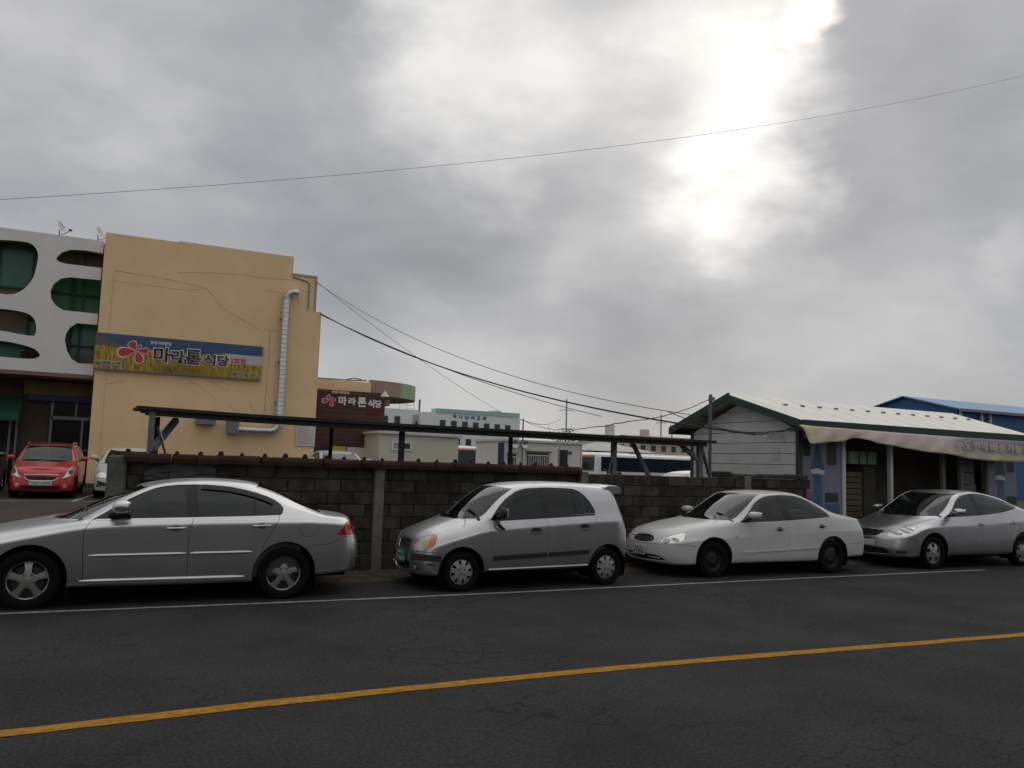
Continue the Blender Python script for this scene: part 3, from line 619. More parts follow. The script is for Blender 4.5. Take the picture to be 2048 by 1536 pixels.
for gi, (x0, x1, z0, z1, m) in enumerate(((-4.6, -2.45, 7.15, 8.6, 'teal'), (-4.8, -2.9, 6.55, 7.05, 'brown'), (-4.6, -2.2, 4.5, 6.05, 'teal'), (-1.5, -.48, 4.95, 6.1, 'teal'), (-1.9, -.48, 7.9, 8.6, 'brown'), (-2.0, -1.45, 6.3, 7.5, 'green_wall'), (-4.6, -2.6, 5.7, 6.3, 'brown'), (-2.75, -2.1, 4.5, 5.0, 'brown_dark'), (-1.3, -.48, 4.3, 5.0, 'brown'))):
    MB().box(x0, x1, .855-.005*gi, .9, z0, z1).build('glazing_panel', M[m], wb)
for x in (-2.62, -1.33, -1.05, -3.6): MB().box(x, x+.06, .72, .79, 4.3, 8.65).build('mullion', M['dark_green'], wb)
for z in (7.1, 6.45, 5.3): MB().box(-16, -.48, .73, .785, z, z+.06).build('transom', M['dark_green'], wb)
MB().box(-16, -.47, .0, 9, 4.16, 4.285).build('soffit', M['brown'], wb)
MB().box(-16, -.47, 2.0, 2.2, .3, 4.2).build('shop_wall', mat('shaded_brown_wall', (.11, .08, .06), .9, var=.2, scale=1), wb)  # brown darkened so the colour carries the shade of the deep recess
MB().box(-2.6, -.5, 1.55, 1.9, 3.62, 4.1).build('shop_signboard', M['yellow_sign'], wb)
MB().box(-2.45, -.5, 1.6, 1.9, 3.42, 3.61).build('signboard_lower_band', M['navy'], wb)
MB().box(-1.72, -.5, 1.9, 1.995, .5, 3.42).build('entrance_glass', M['dark_glass'], wb)
for x0, x1, z0, z1 in ((-1.74, -.5, 2.80, 2.92), (-.78, -.70, .5, 2.8), (-1.76, -1.68, .5, 3.4), (-1.66, -.82, 1.86, 1.90), (-1.0, -.94, 2.92, 3.42), (-.78, -.5, 1.72, 1.77)):
    MB().box(x0, x1, 1.84, 1.895, z0, z1).build('door_frame', M['alu'], wb)
MB().box(-9, -2.72, 1.9, 1.995, .5, 3.4).build('shop_window', M['dark_glass'], wb)
for x in (-2.78, -2.98, -4.2): MB().box(x, x+.07, 1.83, 1.895, .5, 3.3).build('window_post', M['alu'], wb)
for z in (1.55, 1.0): MB().box(-9, -2.98, 1.84, 1.89, z, z+.05).build('window_rail', M['alu'], wb)
MB().prism([(1.9, 3.55), (1.9, 3.40), (.9, 2.88), (.9, 2.66), (.88, 2.66), (.86, 2.90)], -9, -2.62, 'x').build('awning', M['awning'], wb)
for x, z in ((-1.87, 9.02), (-.68, 9.0)):
    d = empty('satellite_dish', (x, 32.0, 8.93), 0, None, 'satellite dish', 'satellite dishes on the white building roof')
    tag(d, 'small white satellite dish on the roof, farther from the tan wall' if x < -1 else 'small white satellite dish on the roof, next to the tan wall')
    P = [(0, 0)]+[(.29*math.sin(i*.12), .085*(i/7)**2) for i in range(1, 8)]
    o = MB().lathe(P, 20, 'x').build('reflector', mat('dish_white', (.62, .62, .62), .5), d, True, (-.02, -.1, .42)); o.rotation_euler = (0, radians(-28), radians(-25))
    MB().bar((.0, 0, 0), (-.04, -.05, .36), .04, n=8).build('mast', M['grey_metal'], d)
    MB().tube([(.0, -.08, .2), (.12, -.15, .2), (.30, -.25, .32)], .014, 6).build('feed_arm', M['grey_metal'], d)
    MB().lathe([(0, .06), (.035, .05), (.04, -.05), (0, -.06)], 10, 'x', (.31, -.26, .34)).build('receiver', M['black_ink'], d, True)

# ---------------------------------------------------------------- brown sign building with curved canopy
bb = empty('brown_building', (0, 32, 0), 0, 'dark brown clad restaurant wall with white lettering right of tan building', 'building')
MB().box(7.1, 9.45, .15, 8, .4, 4.82).build('wall', M['tan'], bb)
for k in range(22): MB().box(7.1, 10.02, 0, .14, .5+k*.178, .5+k*.178+.174, .006).build('cladding_board', M['brown_dark'], bb)
MB().box(9.46, 10.0, .15, 4, .4, 4.3).build('side_wall', M['brown_dark'], bb)
MB().tube([(7.1, .3, 4.86), (8.6, .3, 4.87), (9.3, .3, 4.9)], .03, 6).build('roof_pipe', M['grey_metal'], bb)
MB().tube([(8.5, .3, 4.9), (8.8, .3, 4.97), (9.1, .3, 4.92)], .02, 6).build('cable', M['wire'], bb)
for x0, x1, m in ((7.55, 7.9, 'shadow_black'), (7.92, 8.5, 'yellow_sign'), (8.55, 9.5, 'paper')):
    MB().box(x0, x1, -.03, -.004, 1.2, 2.22 if m != 'paper' else 2.2).build('window_poster', M[m] if m != 'yellow_sign' else mat('yellow_poster', (.5, .45, .08), .6), bb)
emblem(bb, 7.80, 4.02, .52, -.006, M['pink_ink'], M['white_ink'])
for ch, x0, z1, x1, z0 in (('마', 8.12, 4.19, 8.45, 3.83), ('라', 8.51, 4.16, 8.82, 3.86), ('톤', 8.88, 4.19, 9.24, 3.81), ('식', 9.30, 4.12, 9.57, 3.81), ('당', 9.60, 4.12, 9.87, 3.81)):
    lettering(ch, .36, M['white_ink'], bb, ((x0+x1)/2, -.02, (z0+z1)/2), .03, .014, fit=(x1-x0, z1-z0))
lettering('한정식전문점', .12, M['white_ink'], bb, (8.18, -.02, 4.33), .03, .003, fit=(.68, .11))
lettering('2호점', .17, mat('dark_red_letters', (.22, .012, .015), .5), bb, (9.55, -.02, 3.62), .03, .006, fit=(.56, .16))
# curved canopy: flat-topped drum fascia
cx_, cy_, R_ = 9.5, 3.5, 2.85
for a0, a1, m in ((-1.55, -1.0, 'taupe'), (-1.0, .6, 'pale_green')):
    v = []; n = 16
    for i in range(n+1):
        a = a0+(a1-a0)*i/n
        for r, z in ((R_, 4.36), (R_, 4.98), (R_-.2, 4.98), (R_-.2, 4.36)): v.append((cx_+r*cos(a), cy_+r*sin(a), z))
    f = [(4*i+k, 4*i+4+k, 4*i+4+(k+1) % 4, 4*i+(k+1) % 4) for i in range(n) for k in range(4)]+[(0, 1, 2, 3), (4*n+3, 4*n+2, 4*n+1, 4*n)]
    mesh_obj('canopy_fascia', v, f, M[m], bb)
v = [(cx_, cy_, 4.26)]+[(cx_+(R_-.01)*cos(-1.56+2.2*i/24), cy_+(R_-.01)*sin(-1.56+2.2*i/24), 4.36) for i in range(25)]
mesh_obj('canopy_soffit', v, [(0, i+2, i+1) for i in range(24)], M['brown'], bb)
MB().box(9.6, 10.6, 1.2, 2.0, 4.0, 4.27).build('canopy_bracket', M['taupe'], bb)
lp = empty('wall_lamp', (9.93, 31.8, 4.2), 0, 'white conical lamp at the corner of the brown sign wall', 'lamp')
MB().lathe([(.02, .30), (.035, .26), (.17, .08), (.175, .06), (.16, .06), (.03, .22)], 20).build('lamp_shade', M['white_ink'], lp, True)
MB().tube([(0, .22, .28), (0, .1, .34), (0, 0, .30)], .014, 6).build('bracket', M['grey_metal'], lp)

# ---------------------------------------------------------------- cream shed
sd = empty('cream_shed', (0, 30, 0), 0, 'low cream panel shed with a small white-framed window', 'shed')
MB().box(9.25, 12.45, 0, 3, .4, 2.74).build('wall', M['cream'], sd)
MB().prism([(9.15, 2.74), (12.55, 2.70), (12.55, 2.78), (9.15, 2.83)], -.12, 3.1).build('roof', mat('cream_roof', (.62, .60, .52), .6), sd)
w = empty('window', (0, 0, 0), 0, parent=sd)
for x0, x1, z0, z1 in ((9.72, 10.52, 2.40, 2.46), (9.72, 10.52, 2.12, 2.18), (9.72, 9.79, 2.18, 2.40), (10.45, 10.52, 2.18, 2.40), (10.09, 10.15, 2.18, 2.40)): MB().box(x0, x1, -.05, .0, z0, z1).build('window_frame', M['white_ink'], w)
MB().box(9.79, 10.09, -.02, .01, 2.18, 2.40).build('pane', mat('frosted_pane', (.35, .36, .37), .3), w); MB().box(10.15, 10.45, -.02, .01, 2.18, 2.40).build('pane', M['window_far'], w)

# ---------------------------------------------------------------- far white church building
sc_ = empty('church_building', (0, 110, 0), 0, 'distant white flat-roofed building with blue lettering above a window row', 'building')
MB().box(39.9, 55.4, 0, 14, .4, 8.75).build('wall', M['school'], sc_); MB().box(28.0, 39.9, 1.5, 12, .4, 9.05).build('wing', M['school'], sc_)
MB().box(42, 55.3, -.1, 2, 8.76, 9.35).build('parapet', M['mint'], sc_)
for i in range(7): MB().box(42.65+i*1.72, 43.5+i*1.72, -.08, .0, 6.55-i*.04, 7.75-i*.04).build('window', M['window_far'], sc_)
for r in range(2):
    for i in range(9): MB().box(41.6+i*1.72, 42.4+i*1.72, -.08, .0, 4.2-r*2.4, 5.2-r*2.4).build('window', M['window_far'], sc_)
for x in (34.6, 36.4): MB().box(x, x+.8, 1.4, 1.5, 6.9, 8.0).build('window', M['window_far'], sc_)
MB().box(39.1, 39.85, 1.38, 1.5, 6.2, 8.35).build('doorway', mat('pale_recess', (.45, .45, .44), .8), sc_); MB().box(39.4, 39.75, 1.3, 1.38, 6.3, 7.4).build('opening', M['window_far'], sc_)
M_bl = mat('blue_letters', (.06, .15, .36), .6)
for i, ch in enumerate('하나님의교회'): lettering(ch, .7, M_bl, sc_, (44.9+i*.93, -.06, 8.36-.01*i), .06, .012, fit=(.56, .56))
mb = MB()
for z in (9.25, 9.65, 10.05): mb.bar((37.2, 2, z), (39.4, 2, z), .05, n=6)
for x in (37.2, 38.3, 39.4): mb.bar((x, 2, 9.0), (x, 2, 10.1), .05, n=6)
mb.build('roof_railing', M['grey_metal'], sc_)
MB().bar((40.2, 2, 8.7), (40.2, 2, 10.6), .3, n=8).build('vent_pipe', M['grey_metal'], sc_); MB().box(51.9, 53.2, 2, 4, 9.35, 9.7).build('roof_unit', M['paper'], sc_)

# ---------------------------------------------------------------- white site office
of = empty('site_office', (0, 46, 0), 0, 'low white prefab office with open dark doorway and barred window', 'building')
MB().box(22.0, 27.75, 0, 4, .4, 3.15).build('wall', mat('office_white', (.70, .68, .62), .8, var=.06, scale=.8), of)
MB().box(21.9, 27.85, -.15, 4.1, 3.15, 3.28).build('roof', mat('office_roof', (.6, .59, .55), .7), of)
MB().box(26.02, 26.62, -.05, .02, .5, 2.75).build('doorway', M['shadow_black'], of)
for x in (26.0, 26.6): MB().box(x, x+.05, -.07, .0, .5, 2.8).build('door_frame', M['alu'], of)
MB().box(26.66, 26.95, -.06, -.01, 2.5, 2.68).build('blue_plate', M['blue_ink'], of)
for wx0, wx1, wz in ((23.75, 25.3, 2.50), (22.4, 22.95, 2.36)):
    w = empty('window', (0, 0, 0), 0, parent=of)
    MB().box(wx0, wx1, -.04, .02, 1.5, wz).build('pane', M['window_far'], w)
    MB().box(wx0-.05, wx1+.05, -.22, .0, wz, wz+.12).build('hood', mat('brown_hood', (.16, .13, .10), .8) if wx0 > 23 else M['grey_metal'], w)
    mb = MB()
    for x in np.arange(wx0+.05, wx1, .16): mb.box(x, x+.035, -.13, -.10, 1.45, wz-.15)
    mb.box(wx0, wx1, -.135, -.095, wz-.18, wz-.13); mb.build('window_bars', M['white_ink'], w)
MB().box(21.62, 22.0, -.3, -.2, .5, 3.05).build('door_sign', M['navy'], of)
for x in (22.75, 23.45):
    c = empty('speaker_horn' if x < 0 else 'floodlight', (x, 45.7, 3.0), 0, 'round floodlight on the site office eave, nearer the navy sign' if x < 23 else 'round floodlight on the site office eave, nearer the barred window', 'floodlight')
    MB().lathe([(.02, .25), (.10, .2), (.26, 0), (.24, 0), (.05, .12)], 16, 'y').build('reflector', M['galv'], c, True); MB().bar((0, .2, .1), (0, .3, .3), .05).build('bracket', M['black_steel'], c)
for x in (23.35, 23.62, 27.6): MB().box(x, x+.05, -.012, -.004, .6, 3.1).build('rust_stain', mat('rust_streak', (.45, .33, .18), .9) if x < 23.5 else bpy.data.materials['rust_streak'], of)

# ---------------------------------------------------------------- white gabled shop with banner
hx, hy = 12.95, 12.8
hs = empty('gabled_shop', (hx, hy, 0), 0, 'single-storey white shop with green trim and cream roof beside the wall', 'building')
D = 3.42; EV = 2.74; RG = 3.30
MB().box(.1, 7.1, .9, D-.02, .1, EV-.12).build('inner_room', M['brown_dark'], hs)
MB().prism([(.02, .1), (D-.02, .1), (D-.02, EV-.08), (D/2, RG-.06), (.02, EV-.06)], .02, .1, 'x').build('gable_core', mat('gable_core', (.10, .10, .10), .9), hs)
zz = .5
while zz < RG-.1:           # siding boards of the gable end, each its own piece
    z1 = min(zz+.222, RG-.06); a = .0; b = D
    def lim(z): return (0.0, D) if z <= EV-.08 else ((z-EV+.08)/(RG-EV+.06)*(D/2), D-(z-EV+.08)/(RG-EV+.06)*(D/2))
    l0, l1 = lim(zz), lim(z1)
    if l1[1]-l1[0] > .05: MB().prism([(l0[0], zz), (l0[1], zz), (l1[1], z1), (l1[0], z1)], -.02, .018, 'x').build('siding_board', M['siding'], hs)
    zz += .235
for z0 in (.1,): MB().box(-.02, .018, 0, D, .1, .49).build('siding_board', M['siding'], hs)
for y in (-.05, D-.03): MB().box(-.045, .06, y, y+.09, .1, EV+.0).build('corner_trim', M['dark_green'], hs)
ov = .36
def roofside(y0, z0, y1, z1, nm, xA, xB):
    t = .05; MB().prism([(y0, z0), (y1, z1), (y1, z1+t), (y0, z0+t)], xA, xB, 'x').build(nm, M['roof_cream'], hs)
roofside(-.42, EV+.02, D/2, RG+.10, 'roof_panel', -ov, 7.25); roofside(D/2+.002, RG+.10, D+.42, EV+.02, 'roof_panel', -ov, 7.25)
mb = MB()
for k in range(11):
    x = -ov+.3+k*.68; mb.prism([(-.43, EV+.071), (D/2, RG+.151), (D/2, RG+.1535), (-.43, EV+.0735)], x-.006, x+.006, 'x')
mb.build('roof_rib', M['roof_cream'], hs)
mb = MB()
for k in range(13): mb.box(-ov+.9+k*.52, -ov+1.0+k*.52, .95, 1.0, 3.20, 3.262)
mb.build('roof_fixing', M['grey_metal'], hs)
for y0, z0, y1, z1 in ((-.46, EV-.10, D/2, RG+.03), (D/2, RG+.03, D+.46, EV-.10)):
    MB().prism([(y0, z0), (y1, z1-.05), (y1, z1+.115), (y0, z0+.165)], -ov-.05, -ov-.002, 'x').build('verge_board', M['dark_green'], hs)
MB().box(-ov, 7.28, -.48, -.425, EV-.14, EV+.075).build('fascia', M['dark_green'], hs); MB().box(-ov+.02, 7.26, -.424, .02, EV-.13, EV-.10).build('soffit', M['dark_green'], hs)
MB().box(-ov, 7.28, D+.425, D+.48, EV-.14, EV+.075).build('fascia', M['dark_green'], hs)
MB().box(.0, 7.2, -.15, .9, .0, .12).build('floor_slab', M['post_conc'], hs)
MB().box(7.05, 7.13, 0, D, .1, EV-.1).build('end_wall', M['siding'], hs)
# shop front: printed panels, posts, dark openings
def poster_mat():
    m = mat('tower_poster', (.30, .29, .33), .6, col2=(.19, .19, .30), var=.2, scale=2.2); return m
pm = poster_mat(); tw = mat('poster_tower_blue', (.05, .13, .22), .6, var=.2, scale=5); twr = mat('poster_roof_blue', (.04, .10, .15), .6)
for px0, px1 in ((.06, 1.20), (6.08, 7.15)):
    po = empty('poster_panel', (px0, -.02, .12), 0, parent=hs); W_ = px1-px0
    MB().box(0, W_, 0, .03, 0, 2.5).build('sheet', pm, po)
    MB().prism([(.33, .0), (.62, .0), (.58, 1.55), (.62, 1.62), (.28, 1.62), (.34, 1.52)], -.004, 0).build('tower', tw, po); MB().prism([(.26, 1.70), (.66, 1.66), (.45, 2.35)], -.004, 0).build('tower_roof', twr, po)
    MB().prism([(.27, 1.62), (.63, 1.60), (.66, 1.68), (.45, 1.73), (.26, 1.70)], -.0045, -.0005).build('tower_band', M['siding'], po)
    for z in (.45, 1.0, 1.4): MB().box(.44, .49, -.008, -.0045, z, z+.16).build('tower_window', twr, po)
    MB().box(.05, .25, -.004, 0, 1.98, 2.33).build('dark_caption', M['shadow_black'], po); MB().box(.72, 1.0, -.004, 0, 1.8, 2.35).build('dark_caption', mat('dark_brown_print', (.05, .035, .03), .6), po)
    MB().box(.05, .30, -.004, 0, 1.05, 1.25).build('caption', mat('mauve_print', (.30, .10, .16), .6), po); MB().box(.05, .30, -.004, 0, .55, 1.0).build('leaf_picture', mat('green_print', (.28, .34, .18), .6, var=.4, scale=9), po)
    MB().box(.66, 1.05, -.004, 0, 1.02, 1.22).build('dark_caption', M['dark_green'], po); MB().box(.66, 1.08, -.004, 0, .55, .99).build('tower', tw, po)
for x in (1.22, 2.68, 4.42, 5.05): MB().box(x, x+.085, -.05, .04, .1, EV-.12).build('post', M['siding'] if x < 3 else mat('dull_post', (.16, .15, .12), .8), hs)
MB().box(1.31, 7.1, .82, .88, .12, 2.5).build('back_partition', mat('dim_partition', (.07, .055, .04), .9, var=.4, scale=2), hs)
MB().box(1.32, 2.66, .3, .34, 1.98, 2.26).build('green_window_band', mat('pale_green_film', (.22, .31, .19), .4, var=.15, scale=6), hs)
mb = MB()
for x in (1.75, 2.1, 2.35): mb.box(x, x+.015, .28, .30, 1.98, 2.26)
mb.build('window_mullion', M['dark_green'], hs)
mb = MB()
for k in range(13): mb.box(1.36, 2.2, .30, .36, .2+k*.125, .2+k*.125+.10)
mb.build('roller_shutter', mat('olive_shutter', (.12, .10, .045), .7, var=.2, scale=4), hs)
MB().box(2.25, 2.62, .3, .34, .15, 1.94).build('door_leaf', mat('dark_olive_door', (.06, .055, .035), .8), hs)
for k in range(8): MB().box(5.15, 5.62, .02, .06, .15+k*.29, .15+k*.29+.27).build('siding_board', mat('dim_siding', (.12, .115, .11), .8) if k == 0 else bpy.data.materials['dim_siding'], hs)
MB().box(5.75, 5.95, .2, .24, 1.35, 1.62).build('green_sticker', mat('green_sticker', (.16, .24, .14), .7), hs)
MB().box(5.98, 6.07, -.02, .03, .12, 2.5).build('door_jamb', mat('brown_jamb', (.09, .07, .05), .8), hs)
# banner hung under the eave
bn = empty('shop_banner', (0, 12.30, 0), 0, 'sagging faded banner with pink and purple print under the shop eave', 'banner')
tx = [12.46, 12.60, 12.77, 12.98, 13.68, 14.0, 14.41, 14.71, 15.32, 16.11, 16.94, 17.7, 18.5, 19.57, 19.75]
tz = [2.70, 2.70, 2.695, 2.69, 2.685, 2.68, 2.68, 2.675, 2.67, 2.665, 2.66, 2.66, 2.66, 2.66, 2.66]
bz = [2.68, 2.58, 2.33, 2.35, 2.42, 2.50, 2.47, 2.42, 2.37, 2.30, 2.265, 2.19, 2.16, 2.165, 2.17]
ft, fb = akima_fn(tx, tz), akima_fn(tx, bz); nx, nz_ = 150, 10; v = []
for i in range(nx+1):
    x = 12.46+(19.75-12.46)*i/nx; a, b = float(ft(np.array([x]))[0]), float(fb(np.array([x]))[0])
    for j in range(nz_+1):
        t = j/nz_; v.append((x, -.02*sin(x*3.1)*t-.05*t*(1-t)-.016*sin(x*9+t*4)*t, a*(1-t)+b*t))
f = [(i*(nz_+1)+j, i*(nz_+1)+j+1, (i+1)*(nz_+1)+j+1, (i+1)*(nz_+1)+j) for i in range(nx) for j in range(nz_)]
def banner_mat():
    m = bpy.data.materials.new('faded_banner'); m.use_nodes = True; t = m.node_tree; b = t.nodes['Principled BSDF']; b.inputs['Roughness'].default_value = .8
    c = t.nodes.new('ShaderNodeTexCoord'); sp = t.nodes.new('ShaderNodeSeparateXYZ'); t.links.new(c.outputs['Object'], sp.inputs[0])
    r = t.nodes.new('ShaderNodeMapRange'); t.links.new(sp.outputs['X'], r.inputs[0]); r.inputs['From Min'].default_value = 12.46; r.inputs['From Max'].default_value = 19.7
    cr = t.nodes.new('ShaderNodeValToRGB'); t.links.new(r.outputs[0], cr.inputs['Fac']); e = cr.color_ramp.elements
    e[0].position = 0; e[0].color = (.80, .74, .32, 1); e[1].position = 1; e[1].color = (.33, .31, .42, 1)
    for p, q in ((.05, (.78, .70, .40, 1)), (.10, (.82, .66, .56, 1)), (.45, (.80, .68, .64, 1)), (.63, (.72, .68, .68, 1)), (.70, (.36, .34, .45, 1))): k = e.new(p); k.color = q
    z = t.nodes.new('ShaderNodeMapRange'); z.interpolation_type = 'SMOOTHSTEP'; t.links.new(sp.outputs['Z'], z.inputs[0]); z.inputs['From Min'].default_value = 2.36; z.inputs['From Max'].default_value = 2.50; z.inputs['To Min'].default_value = 0; z.inputs['To Max'].default_value = 1
    sx = t.nodes.new('ShaderNodeMapRange'); t.links.new(sp.outputs['X'], sx.inputs[0]); sx.inputs['From Min'].default_value = 13; sx.inputs['From Max'].default_value = 20; sx.inputs['To Min'].default_value = .06; sx.inputs['To Max'].default_value = -.12
    za = t.nodes.new('ShaderNodeMath'); za.operation = 'ADD'; t.links.new(sp.outputs['Z'], za.inputs[0]); ng = t.nodes.new('ShaderNodeMath'); ng.operation = 'MULTIPLY'; ng.inputs[1].default_value = -1; t.links.new(sx.outputs[0], ng.inputs[0]); t.links.new(ng.outputs[0], za.inputs[1]); t.links.new(za.outputs[0], z.inputs[0])
    mx = t.nodes.new('ShaderNodeMix'); mx.data_type = 'RGBA'; t.links.new(z.outputs[0], mx.inputs[0]); mx.inputs[6].default_value = (.72, .67, .47, 1); t.links.new(cr.outputs[0], mx.inputs[7])
    n = t.nodes.new('ShaderNodeTexNoise'); n.inputs['Scale'].default_value = 3; n.inputs['Detail'].default_value = 8; t.links.new(c.outputs['Object'], n.inputs['Vector'])
    ml = t.nodes.new('ShaderNodeMapRange'); t.links.new(n.outputs['Fac'], ml.inputs[0]); ml.inputs['To Min'].default_value = .8; ml.inputs['To Max'].default_value = 1.2
    vm = t.nodes.new('ShaderNodeVectorMath'); vm.operation = 'SCALE'; t.links.new(mx.outputs[2], vm.inputs[0]); t.links.new(ml.outputs[0], vm.inputs['Scale']); t.links.new(vm.outputs[0], b.inputs['Base Color'])
    return m
cl_ = mesh_obj('cloth', v, f, banner_mat(), bn, True)
sm_ = cl_.modifiers.new('thickness', 'SOLIDIFY'); sm_.thickness = .004; sm_.offset = 1
bt = mat('banner_yellow_letters', (.68, .66, .42), .8); bp_ = mat('banner_pale_letters', (.62, .50, .50), .8)
for s_, x, w, m in (('주도', 17.35, .52, bt), ('전역', 17.93, .48, bt), ('배송가능', 18.86, 1.18, bt)):
    lettering(s_, .3, m, bn, (x, -.10, 2.49-.012*(x-17.3)), .004, .004, fit=(w, .22))
# faint hand-painted words on the gable
gp = mat('faded_grey_paint', (.47, .465, .46), .8)
lettering('택배', .3, gp, hs, (-.024, .62, 2.50), .004, .0, rot=(pi/2, 0, -pi/2), fit=(.52, .22)); lettering('귤', .3, gp, hs, (-.024, .62, 2.12), .004, .0, rot=(pi/2, 0, -pi/2), fit=(.30, .28))

# ---------------------------------------------------------------- blue warehouse behind
bl = empty('blue_warehouse', (0, 36, 0), 0, 'big blue metal warehouse with lighter blue roof behind the shop', 'building')
MB().box(50, 92, -.4, 7.4, .3, 6.25).build('wall', M['blue_wall'], bl)
MB().prism([(-.4, 6.25), (7.4, 6.25), (3.5, 7.25)], 50, 50.3, 'x').build('gable', M['blue_wall'], bl)
MB().prism([(-.75, 6.19), (3.5, 7.28), (3.5, 7.36), (-.75, 6.29)], 49.7, 92, 'x').build('roof_panel', M['blue_roof'], bl); MB().prism([(3.502, 7.28), (7.75, 6.19), (7.75, 6.29), (3.502, 7.36)], 49.7, 92, 'x').build('roof_panel', M['blue_roof'], bl)
MB().box(49.7, 92, -.92, -.75, 6.10, 6.28).build('gutter', M['grey_metal'], bl)
for x in (50.1, 52.2, 53.1, 58, 66): MB().box(x, x+.14, -.6, -.45, 2, 6.15).build('downpipe', M['paper'], bl)
# ---------------------------------------------------------------- far cream building with red roof, tents, trees
yb = empty('cream_far_building', (0, 95, 0), 0, 'far cream building with small windows under a dark red roof', 'building')
MB().box(62.5, 80, 0, 10, .4, 5.65).build('wall', M['cream_far'], yb); MB().prism([(-.6, 5.6), (10.6, 5.6), (10.6, 5.75), (5, 6.5), (-.6, 5.75)], 66.8, 80.5, 'x').build('roof', M['red_roof'], yb)
for i in range(8): MB().box(63.2+i*1.75, 63.95+i*1.75, -.06, 0, 4.2, 5.0).build('window', M['window_far'], yb)
for x, h_ in ((64, 1.2), (70, .8)): MB().box(x, x+1.0, 4, 5, 5.65, 6.6+h_).build('roof_tank', M['paper'], yb)
tn = empty('white_tent', (38.2, 60, .5), 0, 'grey-white peaked canopy tent standing among the coaches', 'tent')
v = [(-3.3, -3.3, 2.55), (3.3, -3.3, 2.55), (3.3, 3.3, 2.55), (-3.3, 3.3, 2.55), (-.6, -.6, 3.3), (.6, -.6, 3.3), (.6, .6, 3.3), (-.6, .6, 3.3), (0, 0, 3.85)]
mesh_obj('canopy', v, [(0, 1, 5, 4), (1, 2, 6, 5), (2, 3, 7, 6), (3, 0, 4, 7), (4, 5, 8), (5, 6, 8), (6, 7, 8), (7, 4, 8)], mat('tent_cloth', (.50, .50, .49), .8), tn)
for x in (-3.2, 3.2):
    for y in (-3.2, 3.2): MB().bar((x, y, 0), (x, y, 2.55), .06, n=8).build('leg', M['grey_metal'], tn)
def tree(name, loc, h, r, label, n=900, seed=1):
    t = empty(name, loc, 0, label, 'tree', 'trees in the coach yard'); rr = random.Random(seed)
    MB().tube([(0, 0, 0), (.05, 0, h*.35), (-.04, .03, h*.7), (0, 0, h*.95)], [.10, .085, .05, .015], 7).build('trunk', M['wood_pole'], t, True)
    mb = MB()
    for k in range(7):
        a = rr.uniform(0, 2*pi); z = h*rr.uniform(.35, .7); mb.tube([(0, 0, z), (r*.5*cos(a), r*.5*sin(a), z+h*.15)], [.03, .012], 5)
    mb.build('limb', M['wood_pole'], t)
    v = []; f = []; cl = [(rr.gauss(0, r*.42), rr.gauss(0, r*.42), h*rr.uniform(.5, 1.0), r*rr.uniform(.25, .45)) for _ in range(16)]
    for k in range(n):
        c = rr.choice(cl); p = Vector((c[0]+rr.gauss(0, c[3]*.6), c[1]+rr.gauss(0, c[3]*.6), c[2]+rr.gauss(0, c[3]*.5))); s = rr.uniform(.05, .13)
        u = Vector((rr.gauss(0, 1), rr.gauss(0, 1), rr.gauss(0, 1))).normalized(); w = u.orthogonal().normalized(); i = len(v); v += [p-u*s, p+w*s*.5, p+u*s, p-w*s*.5]; f.append((i, i+1, i+2, i+3))
    tag(mesh_obj('crown', v, f, M['leaf'], t), kind='stuff'); return t
tree('garden_tree', (32.9, 57, .5), 3.9, 1.3, 'dark green tree beside the coach, half hidden by the shelter roof', 900, 3)
tree('garden_shrub', (27.0, 56, .5), 2.5, .6, 'small bush in front of the far white building by navy sign', 350, 5)

